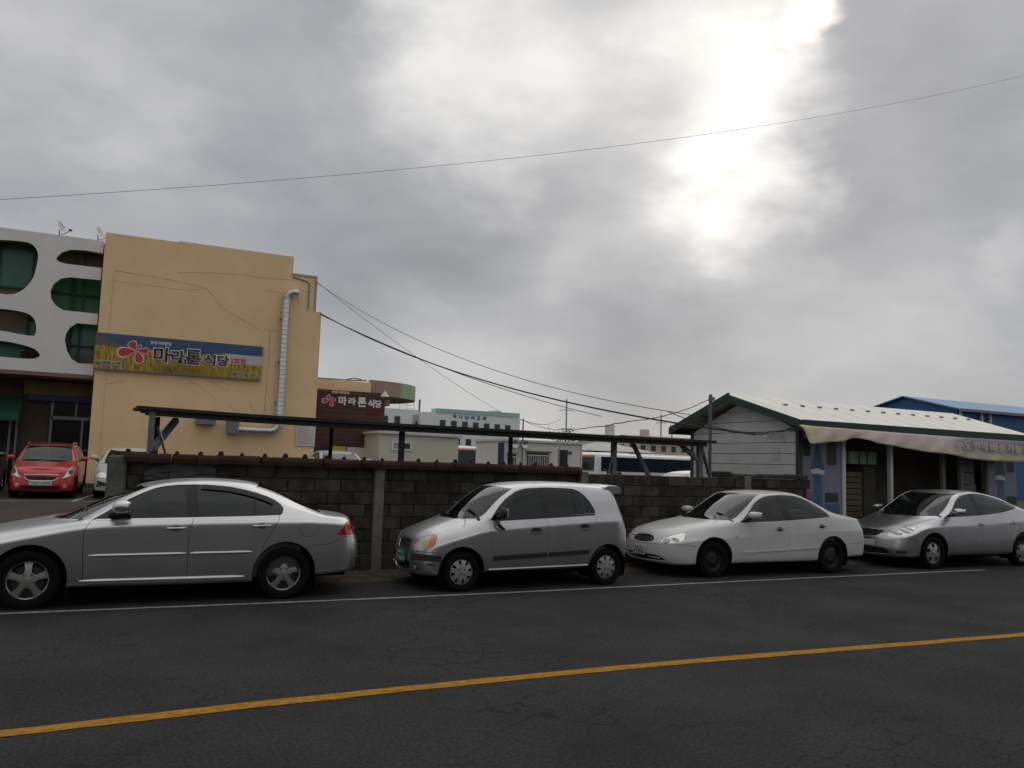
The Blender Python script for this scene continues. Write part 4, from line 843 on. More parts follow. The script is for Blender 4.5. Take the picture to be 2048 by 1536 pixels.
# ---------------------------------------------------------------- coaches
def bus(loc, rz, label, W=2.5, Hh=3.25, Lb=11.5, group='white coaches parked in the yard'):
    b = empty('coach', loc, rz, label, 'bus', group)        # nose at x=0, length along +x
    pr = [(-W/2, .35), (W/2, .35), (W/2, Hh-.35), (W/2-.08, Hh-.12), (W/2-.3, Hh), (-W/2+.3, Hh), (-W/2+.08, Hh-.12), (-W/2, Hh-.35)]
    v = []; st = [(0, 0), (.0, .86), (.06, .94), (.25, 1), (Lb-.1, 1), (Lb, .95)]
    for x, k in st[1:]: v += [(x+(0 if z < 1.2 else (z-1.2)*.10 if x < 1 else 0), y*k, .35+(z-.35)*(k+(1-k)*.4)) for y, z in pr]
    n = len(pr); f = [(i*n+k, i*n+(k+1) % n, (i+1)*n+(k+1) % n, (i+1)*n+k) for i in range(len(st)-2) for k in range(n)]+[tuple(range(n))[::-1], tuple(range((len(st)-2)*n, (len(st)-1)*n))]
    mesh_obj('body', v, f, M['bus_white'], b)
    fx = lambda z: (z-1.2)*.10
    MB().prism([(fx(1.0)-.03, 1.0), (fx(1.0)+.08, 1.0), (fx(Hh-.32)+.08, Hh-.32), (fx(Hh-.32)-.03, Hh-.32)], -W/2*.82, W/2*.82).build('windshield', M['dark_glass'], b)
    MB().prism([(fx(Hh-.31)-.03, Hh-.31), (fx(Hh-.31)+.15, Hh-.31), (fx(Hh-.2)+.15, Hh-.18), (fx(Hh-.2)-.03, Hh-.18)], -W/2*.84, W/2*.84).build('orange_band', M['bus_orange'], b)
    for sg in (-1, 1):
        y = sg*(W/2); MB().box(.55, Lb-.5, min(y, y+sg*.015), max(y, y+sg*.015), .95, Hh-.27).build('side_windows', M['dark_glass'], b)
        MB().box(.4, Lb-.3, min(y, y+sg*.012), max(y, y+sg*.012), .62, .74).build('orange_stripe', M['bus_orange'], b)
        for x in (2.4, Lb-3.0): MB().lathe([(0, -.14), (.44, -.14), (.48, -.08), (.48, .08), (.44, .14), (0, .14)], 24, 'y', (x, sg*(W/2-.13), .48)).build('wheel', M['wire'], b)
    for x in (2.2, 6.2, 9.3): MB().box(x, x+1.7, -.8, .8, Hh-.02, Hh+.09, .04).build('roof_unit', M['bus_white'], b)
    return b
b1 = bus((31.9, 52.6, .5), radians(11), 'white coach with orange-topped windscreen parked right of the site office', Hh=2.28)
b2 = bus((25.7, 60.5, .5), radians(78), 'white coach with orange brow seen end-on beside the cream shed', Hh=2.55)
b3 = bus((27.3, 60.8, .5), radians(80), 'lower white minibus with dark windscreen next to the end-on coach', W=1.7, Hh=2.12, Lb=6.5)
b4 = bus((30.4, 64, .5), radians(10), 'white coach farthest back behind the coach by the office', Hh=2.62)

# ---------------------------------------------------------------- poles and cables
up_ = empty('service_pole', (12.02, 14.5, 0), 0, 'thin grey timber service pole at the gable of the white shop', 'pole')
MB().bar((0, 0, .1), (.02, 0, 3.42), .075, n=10).build('shaft', M['wood_pole'], up_); MB().box(-.02, .10, -.05, .03, 3.28, 3.36).build('insulator', M['grey_metal'], up_)
for x, hz, lab, arms in ((80.65, 14.8, 'tall far power pole rising above the middle of the shelter roof', ((12.6, 1.6), (8.9, 1.6))), (103.3, 13.1, 'shorter far power pole between the shelter and the shop gable', ((11.3, 1.3),)), (106.1, 10.3, 'smallest far power pole close to the shop gable', ((9.6, 1.0),))):
    p = empty('power_pole', (x, 140, .3), 0, lab, 'power pole', 'far power poles'); MB().bar((0, 0, 0), (0, 0, hz-.3), .26, n=8).build('shaft', M['grey_metal'], p)
    for z, w in arms: MB().tube([(-w, 0, z-.3-.15), (-w*.4, 0, z-.3+.1), (w*.4, 0, z-.3+.1), (w, 0, z-.3-.15)], .07, 5).build('crossarm', M['grey_metal'], p)
op = empty('office_mast', (23.3, 45.8, 0), 0, 'thin cable mast standing at the site office front', 'pole'); MB().bar((0, 0, .4), (0, 0, 4.6), .09, n=8).build('shaft', M['grey_metal'], op)
def cable(name, a, b, sag, r, label, m='wire', kink=0.0):
    a, b = Vector(a), Vector(b); n = 40; rr = random.Random(int(r*1e5)+int(a.x*10)); P = []
    for i in range(n+1):
        t = i/n; p = a.lerp(b, t); p.z -= 4*sag*t*(1-t)
        if kink and 0 < i < n: p.z += rr.uniform(-kink, kink)
        P.append(p)
    return tag(MB().tube(P, r, 5).build(name, M[m]), label, 'cable', 'overhead cables')
cable('power_cable', (7.0, 31, 7.2), (12.0, 13.05, 2.50), .62, .020, 'thick black cable sagging from the tan building to the shop gable')
cable('power_cable', (7.0, 31, 7.15), (19.0, 30, 3.9), .35, .014, 'thin cable dropping from the lower parapet step towards the coach yard', 'wire')
cable('power_cable', (6.72, 31, 8.4), (13.0, 15.2, 2.95), .85, .009, 'thin cable from the upper parapet step to the shop', 'wire')
cable('power_cable', (6.74, 31, 8.42), (23.3, 45.8, 4.2), .3, .010, 'hairline cable from the upper parapet step to the office mast', 'wire_grey')
cable('power_cable', (12.03, 14.46, 3.33), (9.95, 14.6, 2.72), .10, .009, 'knotted service wire from the pole to the shelter side', 'wire', .008)
cable('power_cable', (9.95, 14.6, 2.72), (23.3, 45.8, 4.5), .35, .012, 'rough wire running back from the shelter to the office mast', 'wire', .03)
cable('power_cable', (10.85, 14.5, 2.98), (12.5, 13.2, 2.55), .12, .010, 'short looped wire hanging beside the shop eave', 'wire')
cable('power_cable', (12.0, 13.05, 2.50), (12.93, 13.6, 2.62), .03, .010, 'wire clipped across the shop gable boards', 'wire')
cable('power_cable', (12.92, 13.6, 2.61), (12.92, 12.85, 2.72), .04, .010, 'wire rising along the gable to the shop eave corner', 'wire')
cable('power_cable', (-16.5, 24, 4.93), (60, 24, 30.6), 2.65, .007, 'very thin wire slanting across the whole cloudy sky', 'wire_grey')
cable('power_cable', (80.6, 140, 12.5), (23.3, 46.2, 4.55), 1.2, .03, 'far line from the tall power pole to the office mast', 'wire_grey')

# ================================================================ cars
def akima_rows(V, t):
    """V (N,R,3) rows at integer parameters, t (N,) -> (N,3): monotone cubic between rows"""
    N, R, _ = V.shape; m = np.diff(V, axis=1); a, b = m[:, :-1], m[:, 1:]; p = a*b
    di = np.where(p > 0, 2*p/np.where(np.abs(a+b) < 1e-12, 1e-12, a+b), 0.0); d = np.concatenate([m[:, :1], di, m[:, -1:]], 1)
    i = np.clip(np.floor(t).astype(int), 0, R-2); u = (t-i)[:, None]; k = np.arange(N)
    return (2*u**3-3*u**2+1)*V[k, i]+(u**3-2*u**2+u)*d[k, i]+(-2*u**3+3*u**2)*V[k, i+1]+(u**3-u**2)*d[k, i+1]

class Surf:
    """half of a car body as one smooth sheet: s runs nose centre -> flank -> tail centre, t (0..9) runs sill -> roof centre"""
    def __init__(s, sp):
        s.sp = sp; s.L = sp['L']; s.sn = sp['sn']; s.st = sp['st']
        A = lambda k: akima_fn(*zip(*sp[k]))
        s.w, s.zs, s.zc, s.zb, s.zr, s.zt, s.yr, s.dw = (A(k) for k in ('w', 'zs', 'zc', 'zb', 'zr', 'zt', 'yr', 'dw'))
        s.kd = {}; s.x0 = np.array(sp['x0']); s.xt = np.array(sp['xt'])
        gs = np.concatenate([np.linspace(0, s.sn, 50, endpoint=False), np.linspace(s.sn, s.L-s.st, 110, endpoint=False), np.linspace(s.L-s.st, s.L, 50)]); gt = np.linspace(0, 9, 145)
        S, T = np.meshgrid(gs, gt, indexing='ij'); s.gS, s.gT = S.ravel(), T.ravel(); s.gP = s.at(s.gS, s.gT); s.gN = s.normal(s.gS, s.gT)
    def rowy(s, i, x):
        w = s.w(x) if i < 7 else None
        if i < 4: return w-(s.sp.get('tuck', .16), .028, 0.0, .006)[i]
        if i == 4:
            dw = s.dw(x); return w-(.006+.78*(dw-.006)*.042/np.maximum(s.zb(x)-s.zc(x)+.028, .05))
        if i == 5: return w-s.dw(x)
        if i == 6: return .5*(w-s.dw(x)+s.yr(x))+s.sp.get('bulge', .028)
        if i == 7: return s.yr(x)
        if i == 8: return .56*s.yr(x)
        return 0*x
    def rowz(s, i, x):
        if i == 0: return s.zs(x)
        if i == 1: return s.zs(x)+.025
        if i == 2: a = s.zs(x); return a+.46*(s.zc(x)-a)
        if i == 3: return s.zc(x)-.028
        if i == 4: return s.zc(x)+.014
        if i == 5: return s.zb(x)
        if i == 6: a, b = s.zb(x), s.zr(x); return .5*(a+b)+.02*np.clip((b-a)/.3, 0, 1)
        if i == 7: return s.zr(x)
        if i == 8: a = s.zr(x); return a+.80*(s.zt(x)-a)
        return s.zt(x)
    def at(s, S, T):
        S = np.asarray(S, float); T = np.asarray(T, float); N = len(S); V = np.zeros((N, 12, 3)); n1, n2 = s.sp.get('nn', 2.5), s.sp.get('nt', 2.6)
        nose = S < s.sn; tail = S > s.L-s.st
        a = np.where(nose, np.clip(S/s.sn, 0, 1), np.where(tail, np.clip((s.L-S)/s.st, 0, 1), 1))*pi/2
        nn = np.where(nose, n1, n2); r = (np.abs(np.cos(a))**nn+np.abs(np.sin(a))**nn)**(-1/nn); cx = r*np.cos(a); fy = np.where(nose | tail, r*np.sin(a), 1.0)
        for i in range(10):
            x = np.where(nose, s.x0[i]+(s.sn-s.x0[i])*(1-cx), np.where(tail, (s.L-s.xt[i])-(s.st-s.xt[i])*(1-cx), S))
            V[:, i] = np.stack([x, s.rowy(i, np.clip(x, s.sn, s.L-s.st))*fy, s.rowz(i, x)], 1)
        V[:, 10] = V[:, 8]*[1, -1, 1]; V[:, 11] = V[:, 7]*[1, -1, 1]
        P = akima_rows(V, np.clip(T, 0, 9)); P[T >= 9-1e-9, 1] = 0; P[(S <= 1e-9) | (S >= s.L-1e-9), 1] = 0; return P
    def normal(s, S, T):
        S = np.asarray(S, float); T = np.asarray(T, float); h = 1e-3
        a = s.at(np.clip(S+h, 0, s.L), T)-s.at(np.clip(S-h, 0, s.L), T); b = s.at(S, np.clip(T+h*4, 0, 9))-s.at(S, np.clip(T-h*4, 0, 9))
        n = np.cross(b, a); l = np.linalg.norm(n, axis=1, keepdims=True); n = n/np.maximum(l, 1e-12)
        c = (T >= 9-1e-9) | (S <= 1e-9) | (S >= s.L-1e-9); n[c, 1] = 0; n /= np.maximum(np.linalg.norm(n, axis=1, keepdims=True), 1e-9); return n
    AX = {'s': (0, 2), 'f': (1, 2), 'r': (1, 2), 't': (0, 1)}
    def invs(s, Q):
        """sheet parameters of points given in a side (s: x,z), front (f: y,z), rear (r: y,z) or top (t: x,y) view"""
        out = [None]*len(Q)
        for v in set(q[0] for q in Q):
            ids = [i for i, q in enumerate(Q) if q[0] == v]
            if v == 'd':
                for i in ids: out[i] = (Q[i][1], Q[i][2])
                continue
            ax = s.AX[v]
            if v not in s.kd:
                mk = {'s': s.gN[:, 1] > .08, 'f': (s.gS < s.sn*1.25) & (s.gN[:, 0] < .2), 'r': (s.gS > s.L-s.st*1.25) & (s.gN[:, 0] > -.2), 't': s.gN[:, 2] > .05}[v]
                I = np.nonzero(mk)[0]; k = kdtree.KDTree(len(I))
                for i in I: k.insert((s.gP[i, ax[0]], s.gP[i, ax[1]], 0), int(i))
                k.balance(); s.kd[v] = k
            A = np.array([Q[i][1:] for i in ids], float); g = np.array([s.kd[v].find((a, b, 0))[1] for a, b in A]); q = np.stack([s.gS[g], s.gT[g]], 1)
            p = s.at(q[:, 0], q[:, 1])[:, ax]
            for _ in range(3):
                h = 2e-3; q1 = np.where(q[:, 0]+h > s.L, -h, h); q2 = np.where(q[:, 1]+h > 9, -h, h)
                j1 = (s.at(q[:, 0]+q1, q[:, 1])[:, ax]-p)/q1[:, None]; j2 = (s.at(q[:, 0], q[:, 1]+q2)[:, ax]-p)/q2[:, None]; e = A-p
                det = j1[:, 0]*j2[:, 1]-j1[:, 1]*j2[:, 0]; det = np.where(np.abs(det) < 1e-7, 1e9, det)
                st = np.stack([(e[:, 0]*j2[:, 1]-e[:, 1]*j2[:, 0])/det, (j1[:, 0]*e[:, 1]-j1[:, 1]*e[:, 0])/det], 1); st = np.clip(st, -.06, .06)*[1, 1]
                qn = np.clip(q+st, [0, 0], [s.L, 9]); pn = s.at(qn[:, 0], qn[:, 1])[:, ax]; ok = ((A-pn)**2).sum(1) < ((A-p)**2).sum(1)
                q = np.where(ok[:, None], qn, q); p = np.where(ok[:, None], pn, p)
            for i, r in zip(ids, q): out[i] = (float(r[0]), float(r[1]))
        return out
    def inv(s, view, a, b): return s.invs([(view, a, b)])[0]

KT = .2
class Car:
    def __init__(s, name, sp, loc, rz, label, group, paint, glass, clear_front=None):
        s.sf = Surf(sp); s.sp = sp; s.root = empty(name, loc, rz, label, 'car', group); s.paint = paint; s.glass = glass
        s.V = []; s.E = []; s.seeds = []; s.samples = []
        L = s.sf.L; s.curve([('d', 0, 0), ('d', L, 0), ('d', L, 9), ('d', 0, 9)], True, 0)
    def conv(s, pts, closed=False, sm=0, view=None):
        if sm < 0:                                      # smooth in the sheet's own parameters (points from mixed views)
            D = s.sf.invs(pts); D = smooth_poly([(a, b*KT) for a, b in D], closed, -sm)
            return [(min(max(a, 0), s.sf.L), min(max(b, 0), 9*KT)) for a, b in D]
        if sm:
            v = pts[0][0]; P = smooth_poly([p[1:] for p in pts], closed, sm); pts = [(v, *p) for p in P]
        Q = []; n = len(pts)
        for i in range(n if closed else n-1):           # resample straight runs in their own view before mapping
            p, q = pts[i], pts[(i+1) % n]
            if p[0] == q[0] and p[0] != 'd':
                k = max(1, int(hypot(q[1]-p[1], q[2]-p[2])/.04))
                for j in range(k): Q.append((p[0], p[1]+(q[1]-p[1])*j/k, p[2]+(q[2]-p[2])*j/k))
            else: Q.append(p)
        if not closed: Q.append(pts[-1])
        D = s.sf.invs(Q); D = [(a, b*KT) for a, b in D]; R = []; n = len(D)
        for i in range(n if closed else n-1):
            p, q = D[i], D[(i+1) % n]; k = max(1, int(hypot(q[0]-p[0], q[1]-p[1])/.035))
            R += [(p[0]+(q[0]-p[0])*j/k, p[1]+(q[1]-p[1])*j/k) for j in range(k)]
        if not closed: R.append(D[-1])
        return R
    def curve(s, pts, closed=False, sm=0):
        R = s.conv(pts, closed, sm); k = len(s.V); s.V += R; n = len(R)
        s.E += [(k+i, k+(i+1) % n) for i in range(n if closed else n-1)]; return R
    def seed(s, name, pts, mode, m, **kw): s.seeds.append((name, pts if isinstance(pts, list) else [pts], mode, m, kw))
    def grid(s):
        L, sf = s.sf.L, s.sf; dx = s.sp.get('ds', .055)
        gs = np.concatenate([np.linspace(0, sf.sn, max(8, int(1.0/dx*.8)), endpoint=False), np.arange(sf.sn, L-sf.st, dx), np.linspace(L-sf.st, L, max(8, int(1.0/dx*.8)))])
        gt = np.concatenate([[0, .3, .6, 1, 1.3], np.arange(1.6, 3, .25), [3, 3.2, 3.4, 3.6, 3.8, 4, 4.25, 4.5, 4.75, 5, 5.25, 5.5, 5.75, 6, 6.3, 6.6, 6.8, 7, 7.2, 7.5, 7.8, 8.1, 8.4, 8.7, 9]])
        return [(a, b*KT) for a in gs for b in gt]
    def split(s):
        kd = kdtree.KDTree(len(s.V))
        for i, p in enumerate(s.V): kd.insert((p[0], p[1], 0), i)
        kd.balance()
        G = [p for p in s.grid() if kd.find((p[0], p[1], 0))[2] > .013]
        r = delaunay_2d_cdt([Vector(p) for p in s.V+G], s.E, [], 0, 1e-6)
        vv = np.array([(v.x, v.y) for v in r[0]]); T = [tuple(f) for f in r[2]]; con = set()
        for e, o in zip(r[1], r[4]):
            if o: con.add((min(e), max(e)))
        em = {}
        for ti, t in enumerate(T):
            for a, b in ((t[0], t[1]), (t[1], t[2]), (t[2], t[0])): em.setdefault((min(a, b), max(a, b)), []).append(ti)
        nb = [[] for _ in T]
        for k, l in em.items():
            if k not in con and len(l) == 2: nb[l[0]].append(l[1]); nb[l[1]].append(l[0])
        comp = [-1]*len(T); c = 0
        for i in range(len(T)):
            if comp[i] >= 0: continue
            st = [i]; comp[i] = c
            while st:
                j = st.pop()
                for q in nb[j]:
                    if comp[q] < 0: comp[q] = c; st.append(q)
            c += 1
        TA = np.array(T); A, B, C_ = vv[TA[:, 0]], vv[TA[:, 1]], vv[TA[:, 2]]
        def find(p):
            x, y = p; d = lambda P, Q: (Q[:, 0]-P[:, 0])*(y-P[:, 1])-(Q[:, 1]-P[:, 1])*(x-P[:, 0])
            a, b, cc = d(A, B), d(B, C_), d(C_, A); ok = ((a >= -1e-9) & (b >= -1e-9) & (cc >= -1e-9)) | ((a <= 1e-9) & (b <= 1e-9) & (cc <= 1e-9)); i = np.nonzero(ok)[0]
            return comp[i[0]] if len(i) else None
        own = {}; s.parts = {}
        st_all = vv.copy(); st_all[:, 1] /= KT
        for name, pts, mode, m, kw in s.seeds:
            ids = []
            for p in pts:
                q = s.sf.inv(*p); k = find((q[0], q[1]*KT))
                if k is None: print('SEED outside', s.root.name, name, p); continue
                if k in own: print('SEED clash', s.root.name, name, 'with', own[k], p); continue
                own[k] = name; ids.append(k)
            tri = TA[np.isin(np.array(comp), ids)]
            if len(tri) == 0: print('SEED empty', s.root.name, name); continue
            s.emit(name, st_all, tri, mode, m, **kw)
    def overlay(s, name, pts, mode, m, off=.003, depth=.012, closed=True, sm=0, gap=0.0, parent=None):
        R = s.conv(pts, True, sm); xs = [p[0] for p in R]; ys = [p[1] for p in R]
        kd = kdtree.KDTree(len(R))
        for i, p in enumerate(R): kd.insert((p[0], p[1], 0), i)
        kd.balance()
        G = [p for p in s.grid() if min(xs) < p[0] < max(xs) and min(ys) < p[1] < max(ys) and in_poly(p[0], p[1], R) and kd.find((p[0], p[1], 0))[2] > .008]
        r = delaunay_2d_cdt([Vector(p) for p in R+G], [(i, (i+1) % len(R)) for i in range(len(R))], [], 0, 1e-6); vv = np.array([(v.x, v.y) for v in r[0]])
        T = [t for t in r[2] if in_poly(sum(vv[i][0] for i in t)/3, sum(vv[i][1] for i in t)/3, R)]
        if not T: print('EMPTY overlay', s.root.name, name); return None
        vv[:, 1] /= KT; return s.emit(name, vv, np.array(T), mode, m, off=off, depth=depth, gap=gap, parent=parent)
    def emit(s, name, ST, tri, mode, m, off=0.0, depth=.016, gap=.0032, parent=None):
        used = np.unique(tri); P = s.sf.at(ST[used, 0], ST[used, 1]); N = s.sf.normal(ST[used, 0], ST[used, 1]); re = {int(u): i for i, u in enumerate(used)}
        T = [[re[int(a)] for a in t] for t in tri]; fix = []
        for t in T:
            a, b, c = P[t[0]], P[t[1]], P[t[2]]; g = np.cross(b-a, c-a)
            fix.append(t if g @ (N[t[0]]+N[t[1]]+N[t[2]]) >= 0 else t[::-1])
        T = fix; out = []
        if mode == 'join':
            cen = np.abs(P[:, 1]) < 1e-6; mp = {}; PP = list(P); NN = list(N)
            for i in range(len(P)):
                if cen[i]: mp[i] = i
                else: mp[i] = len(PP); PP.append(P[i]*[1, -1, 1]); NN.append(N[i]*[1, -1, 1])
            out.append((np.array(PP), np.array(NN), T+[[mp[t[2]], mp[t[1]], mp[t[0]]] for t in T]))
        else:
            if mode in ('pair', 'near'): out.append((P*[1, -1, 1], N*[1, -1, 1], [t[::-1] for t in T]))
            if mode in ('pair', 'far'): out.append((P, N, T))
        objs = []
        for P_, N_, T_ in out:
            P_ = P_+N_*off; be = boundary_edges(T_); push = np.zeros_like(P_); bvs = set()
            for a, b in be:
                e = P_[b]-P_[a]; q = np.cross((N_[a]+N_[b])*.5, e); l = np.linalg.norm(q)
                if l > 1e-9: push[a] += q/l; push[b] += q/l
                bvs.update((a, b))
            ln = np.linalg.norm(push, axis=1, keepdims=True); push = push/np.maximum(ln, 1e-9)*(ln > 1e-6)
            Pm = P_+push*gap; verts = list(Pm); faces = [tuple(t) for t in T_]; nrm = [N_[i] for t in T_ for i in t]
            if depth:
                rim = {}
                for i in bvs: rim[i] = (len(verts), len(verts)+1); verts.append(Pm[i]); verts.append(Pm[i]-N_[i]*depth)
                for a, b in be:
                    faces.append((rim[b][0], rim[a][0], rim[a][1], rim[b][1])); nrm += [-push[b]*.8+N_[b]*.6, -push[a]*.8+N_[a]*.6, -push[a], -push[b]]
            o = mesh_obj(name, verts, faces, m, parent or s.root, True)
            nn = np.array(nrm); nn /= np.maximum(np.linalg.norm(nn, axis=1, keepdims=True), 1e-9); o.data.normals_split_custom_set([tuple(v) for v in nn]); objs.append(o)
        return objs[0] if len(objs) == 1 else objs
    def pt(s, view, a, b, side=-1):
        q = s.sf.inv(view, a, b); p = s.sf.at([q[0]], [q[1]])[0]; n = s.sf.normal([q[0]], [q[1]])[0]
        if side < 0: p = p*[1, -1, 1]; n = n*[1, -1, 1]
        return Vector(p), Vector(n)

# ---------------------------------------------------------------- car materials
def paint_mat(name, col, metal, rough, coat=1.0, dust=.06):
    m = mat(name, col, rough, metal, var=dust, scale=2.5, coat=coat, spec=.5); m.node_tree.nodes['Principled BSDF'].inputs['Coat Roughness'].default_value = .14; return m
CM = dict(silver=paint_mat('silver_paint', (.66, .66, .67), .93, .30, .3), silver_warm=paint_mat('grey_silver_paint', (.57, .57, .58), .93, .32, .3),
          silver_blue=paint_mat('blueish_silver_paint', (.56, .56, .59), .93, .31, .3), white=paint_mat('white_car_paint', (.60, .60, .595), 0, .35, .5), red=paint_mat('red_car_paint', (.50, .012, .018), .15, .3), black=paint_mat('black_car_paint', (.012, .012, .014), 0, .25),
          plastic=mat('black_plastic', (.018, .018, .019), .55, var=.2, scale=8), rubber=mat('tyre_rubber', (.009, .009, .009), .9, bump=.2, bscale=90, spec=.12), chrome=mat('chrome', (.75, .75, .76), .12, 1.0), alloy=mat('alloy_wheel', (.52, .51, .48), .38, .8, var=.1, scale=6),
          hub=mat('hubcap_silver', (.42, .41, .39), .45, .5, var=.12, scale=9), steel=mat('black_steel_wheel', (.012, .012, .013), .6), disc=mat('brake_disc', (.10, .09, .085), .5, .6), under=mat('underbody', (.006, .006, .006), .95, spec=.1), seat=mat('seat_cloth', (.06, .058, .055), .9), trim=mat('interior_trim', (.05, .05, .048), .8), liner=mat('headliner', (.30, .29, .27), .9),
          red_lens=mat('red_lens', (.42, .010, .014), .12, coat=1.0), amber=mat('amber_lens', (.70, .20, .04), .15, coat=1.0), lens=mat('lamp_reflector', (.80, .80, .78), .22, .75, coat=1.0), bowl=mat('lamp_bowl', (.26, .27, .27), .25, .7, coat=1.0), lens_dull=mat('aged_lamp_lens', (.50, .46, .38), .22, .25, coat=1.0), white_lens=mat('white_lens', (.7, .68, .66), .15, coat=1.0),
          plate_g=mat('green_plate', (.02, .16, .09), .5), plate_w=mat('white_plate', (.60, .60, .58), .5), plate_ink_w=mat('plate_white_ink', (.55, .62, .56), .5), gold=mat('gold_emblem', (.50, .38, .14), .3, .9))
G_dark = glass_mat('tinted_glass', (.16, .18, .18), .55); G_mid = glass_mat('grey_green_glass', (.42, .48, .46), .15); G_clear = glass_mat('clear_glass', (.66, .74, .71), .03); G_lamp = glass_mat('lamp_glass', (.95, .95, .94), .0)

# ---------------------------------------------------------------- wheels
def disc_face(name, R, holes, prof, thick, m, nseg=64):
    outer = [(R*cos(2*pi*i/nseg), R*sin(2*pi*i/nseg)) for i in range(nseg)]
    V = []; E = []
    for P in [outer]+holes: k = len(V); V += [Vector(p) for p in P]; E += [(k+i, k+(i+1) % len(P)) for i in range(len(P))]
    for rr_ in np.arange(.03, R-.01, .022):
        n = max(6, int(2*pi*rr_/.025)); V += [Vector((rr_*cos(2*pi*i/n), rr_*sin(2*pi*i/n))) for i in range(n)]
    r = delaunay_2d_cdt(V, E, [], 0, 1e-5); vv = [(v.x, v.y) for v in r[0]]
    T = [tuple(t) for t in r[2] if (lambda x, y: in_poly(x, y, outer) and not any(in_poly(x, y, h) for h in holes))(sum(vv[i][0] for i in t)/3, sum(vv[i][1] for i in t)/3)]
    n = len(vv); v = [(a, -prof(hypot(a, b)), b) for a, b in vv]+[(a, -prof(hypot(a, b))+thick, b) for a, b in vv]; be = boundary_edges(T)
    f = [t for t in T]+[(a, a+n, b+n, b) for a, b in be]
    o = MB(); o.v = v; o.f = f; ob = o.build(name, m, None, True); return ob
def wheel_parts(kind, R, rim):
    """tyre, face, disc meshes with the axle along y, outer face towards -y"""
    w = .10; out = []
    t = MB().lathe([(rim-.012, .09), (rim+.01, .095), (R-.045, .102), (R-.015, .09), (R, .06), (R, -.06), (R-.015, -.09), (R-.045, -.102), (rim+.012, -.095), (rim-.004, -.084), (rim-.012, -.06)], 48, 'y').build('tyre', CM['rubber'], None, True)
    out.append(('tyre', t.data)); bpy.data.objects.remove(t)
    holes = []
    if kind == 'five':
        for k in range(5):
            a0 = 2*pi*k/5+pi/2+2*pi/10; P = []
            for dr, da in ((.40, -.16), (.50, -.36), (.70, -.40), (.88, -.405), (.90, -.2), (.905, 0), (.90, .2), (.88, .405), (.70, .40), (.50, .36), (.40, .16), (.37, 0)): P.append((rim*dr*cos(a0+da), rim*dr*sin(a0+da)))
            holes.append(P)
        prof = lambda r: .072-.035*min(1, (r/rim))**2+(.012 if r > rim*.93 else 0); m = CM['alloy']
    elif kind == 'cap':
        for k in range(8):
            a0 = 2*pi*k/8+.2; P = []
            for i in range(12): q = 2*pi*i/12; rr_ = rim*(.69+.19*cos(q)); P.append((rr_*cos(a0+.20*sin(q)*(.75+.25*cos(q))), rr_*sin(a0+.20*sin(q)*(.75+.25*cos(q)))))
            holes.append(P)
        prof = lambda r: .088-.030*(r/rim)**3; m = CM['hub']
    elif kind == 'blob':
        for k in range(5):
            a0 = 2*pi*k/5+.3
            for rr0, ra, da in ((.64, .20, .30), (.32, .06, .20)):
                P = []
                for i in range(10): q = 2*pi*i/10; rr_ = rim*(rr0+ra*cos(q)); P.append((rr_*cos(a0+da*sin(q)), rr_*sin(a0+da*sin(q))))
                if rr0 > .5: holes.append(P)
        prof = lambda r: .078-.03*(r/rim)**2+(.012 if r > rim*.93 else 0); m = CM['alloy']
    else:
        for k in range(10):
            a0 = 2*pi*k/10; holes.append([(rim*.66*cos(a0)+.016*cos(2*pi*i/8), rim*.66*sin(a0)+.016*sin(2*pi*i/8)) for i in range(8)])
        prof = lambda r: .03+.03*sin(min(1, r/rim/.6)*pi)+(.02 if r > rim*.9 else 0); m = CM['steel']
    o = disc_face('rim_face', rim*.985, holes, prof, .022, m); out.append(('rim_face', o.data)); bpy.data.objects.remove(o)
    o = MB().lathe([(rim*.97, -.075), (rim+.004, -.088), (rim+.004, -.07), (rim*.95, -.05), (rim*.93, .08)], 48, 'y').build('rim_barrel', m if kind != 'cap' else CM['steel'], None, True); out.append(('rim_barrel', o.data)); bpy.data.objects.remove(o)
    o = MB().lathe([(.03, .01), (rim*.72, .01), (rim*.72, .03), (rim*.93, .05), (rim*.93, .07), (.02, .07)], 32, 'y').build('brake_disc', CM['disc'] if kind in ('five', 'blob') else CM['under'], None, True); out.append(('brake_disc', o.data)); bpy.data.objects.remove(o)
    mb = MB()
    if kind in ('five', 'blob', 'cap'):
        nb = 4 if kind == 'cap' else 5
        for k in range(nb):
            a = 2*pi*(k+.5)/nb+pi/2; rr_ = rim*.30; mb.lathe([(0, -prof(rr_)-.004), (.011, -prof(rr_)-.003), (.012, -prof(rr_)+.01)], 8, 'y', (rr_*cos(a), 0, rr_*sin(a)))
        o = mb.build('wheel_nut', CM['disc'], None, True); out.append(('wheel_nut', o.data)); bpy.data.objects.remove(o)
        o = MB().lathe([(0, -prof(0)-.012), (rim*.13, -prof(0)-.010), (rim*.15, -prof(0)+.005)], 20, 'y').build('centre_cap', m, None, True); out.append(('centre_cap', o.data)); bpy.data.objects.remove(o)
    return out

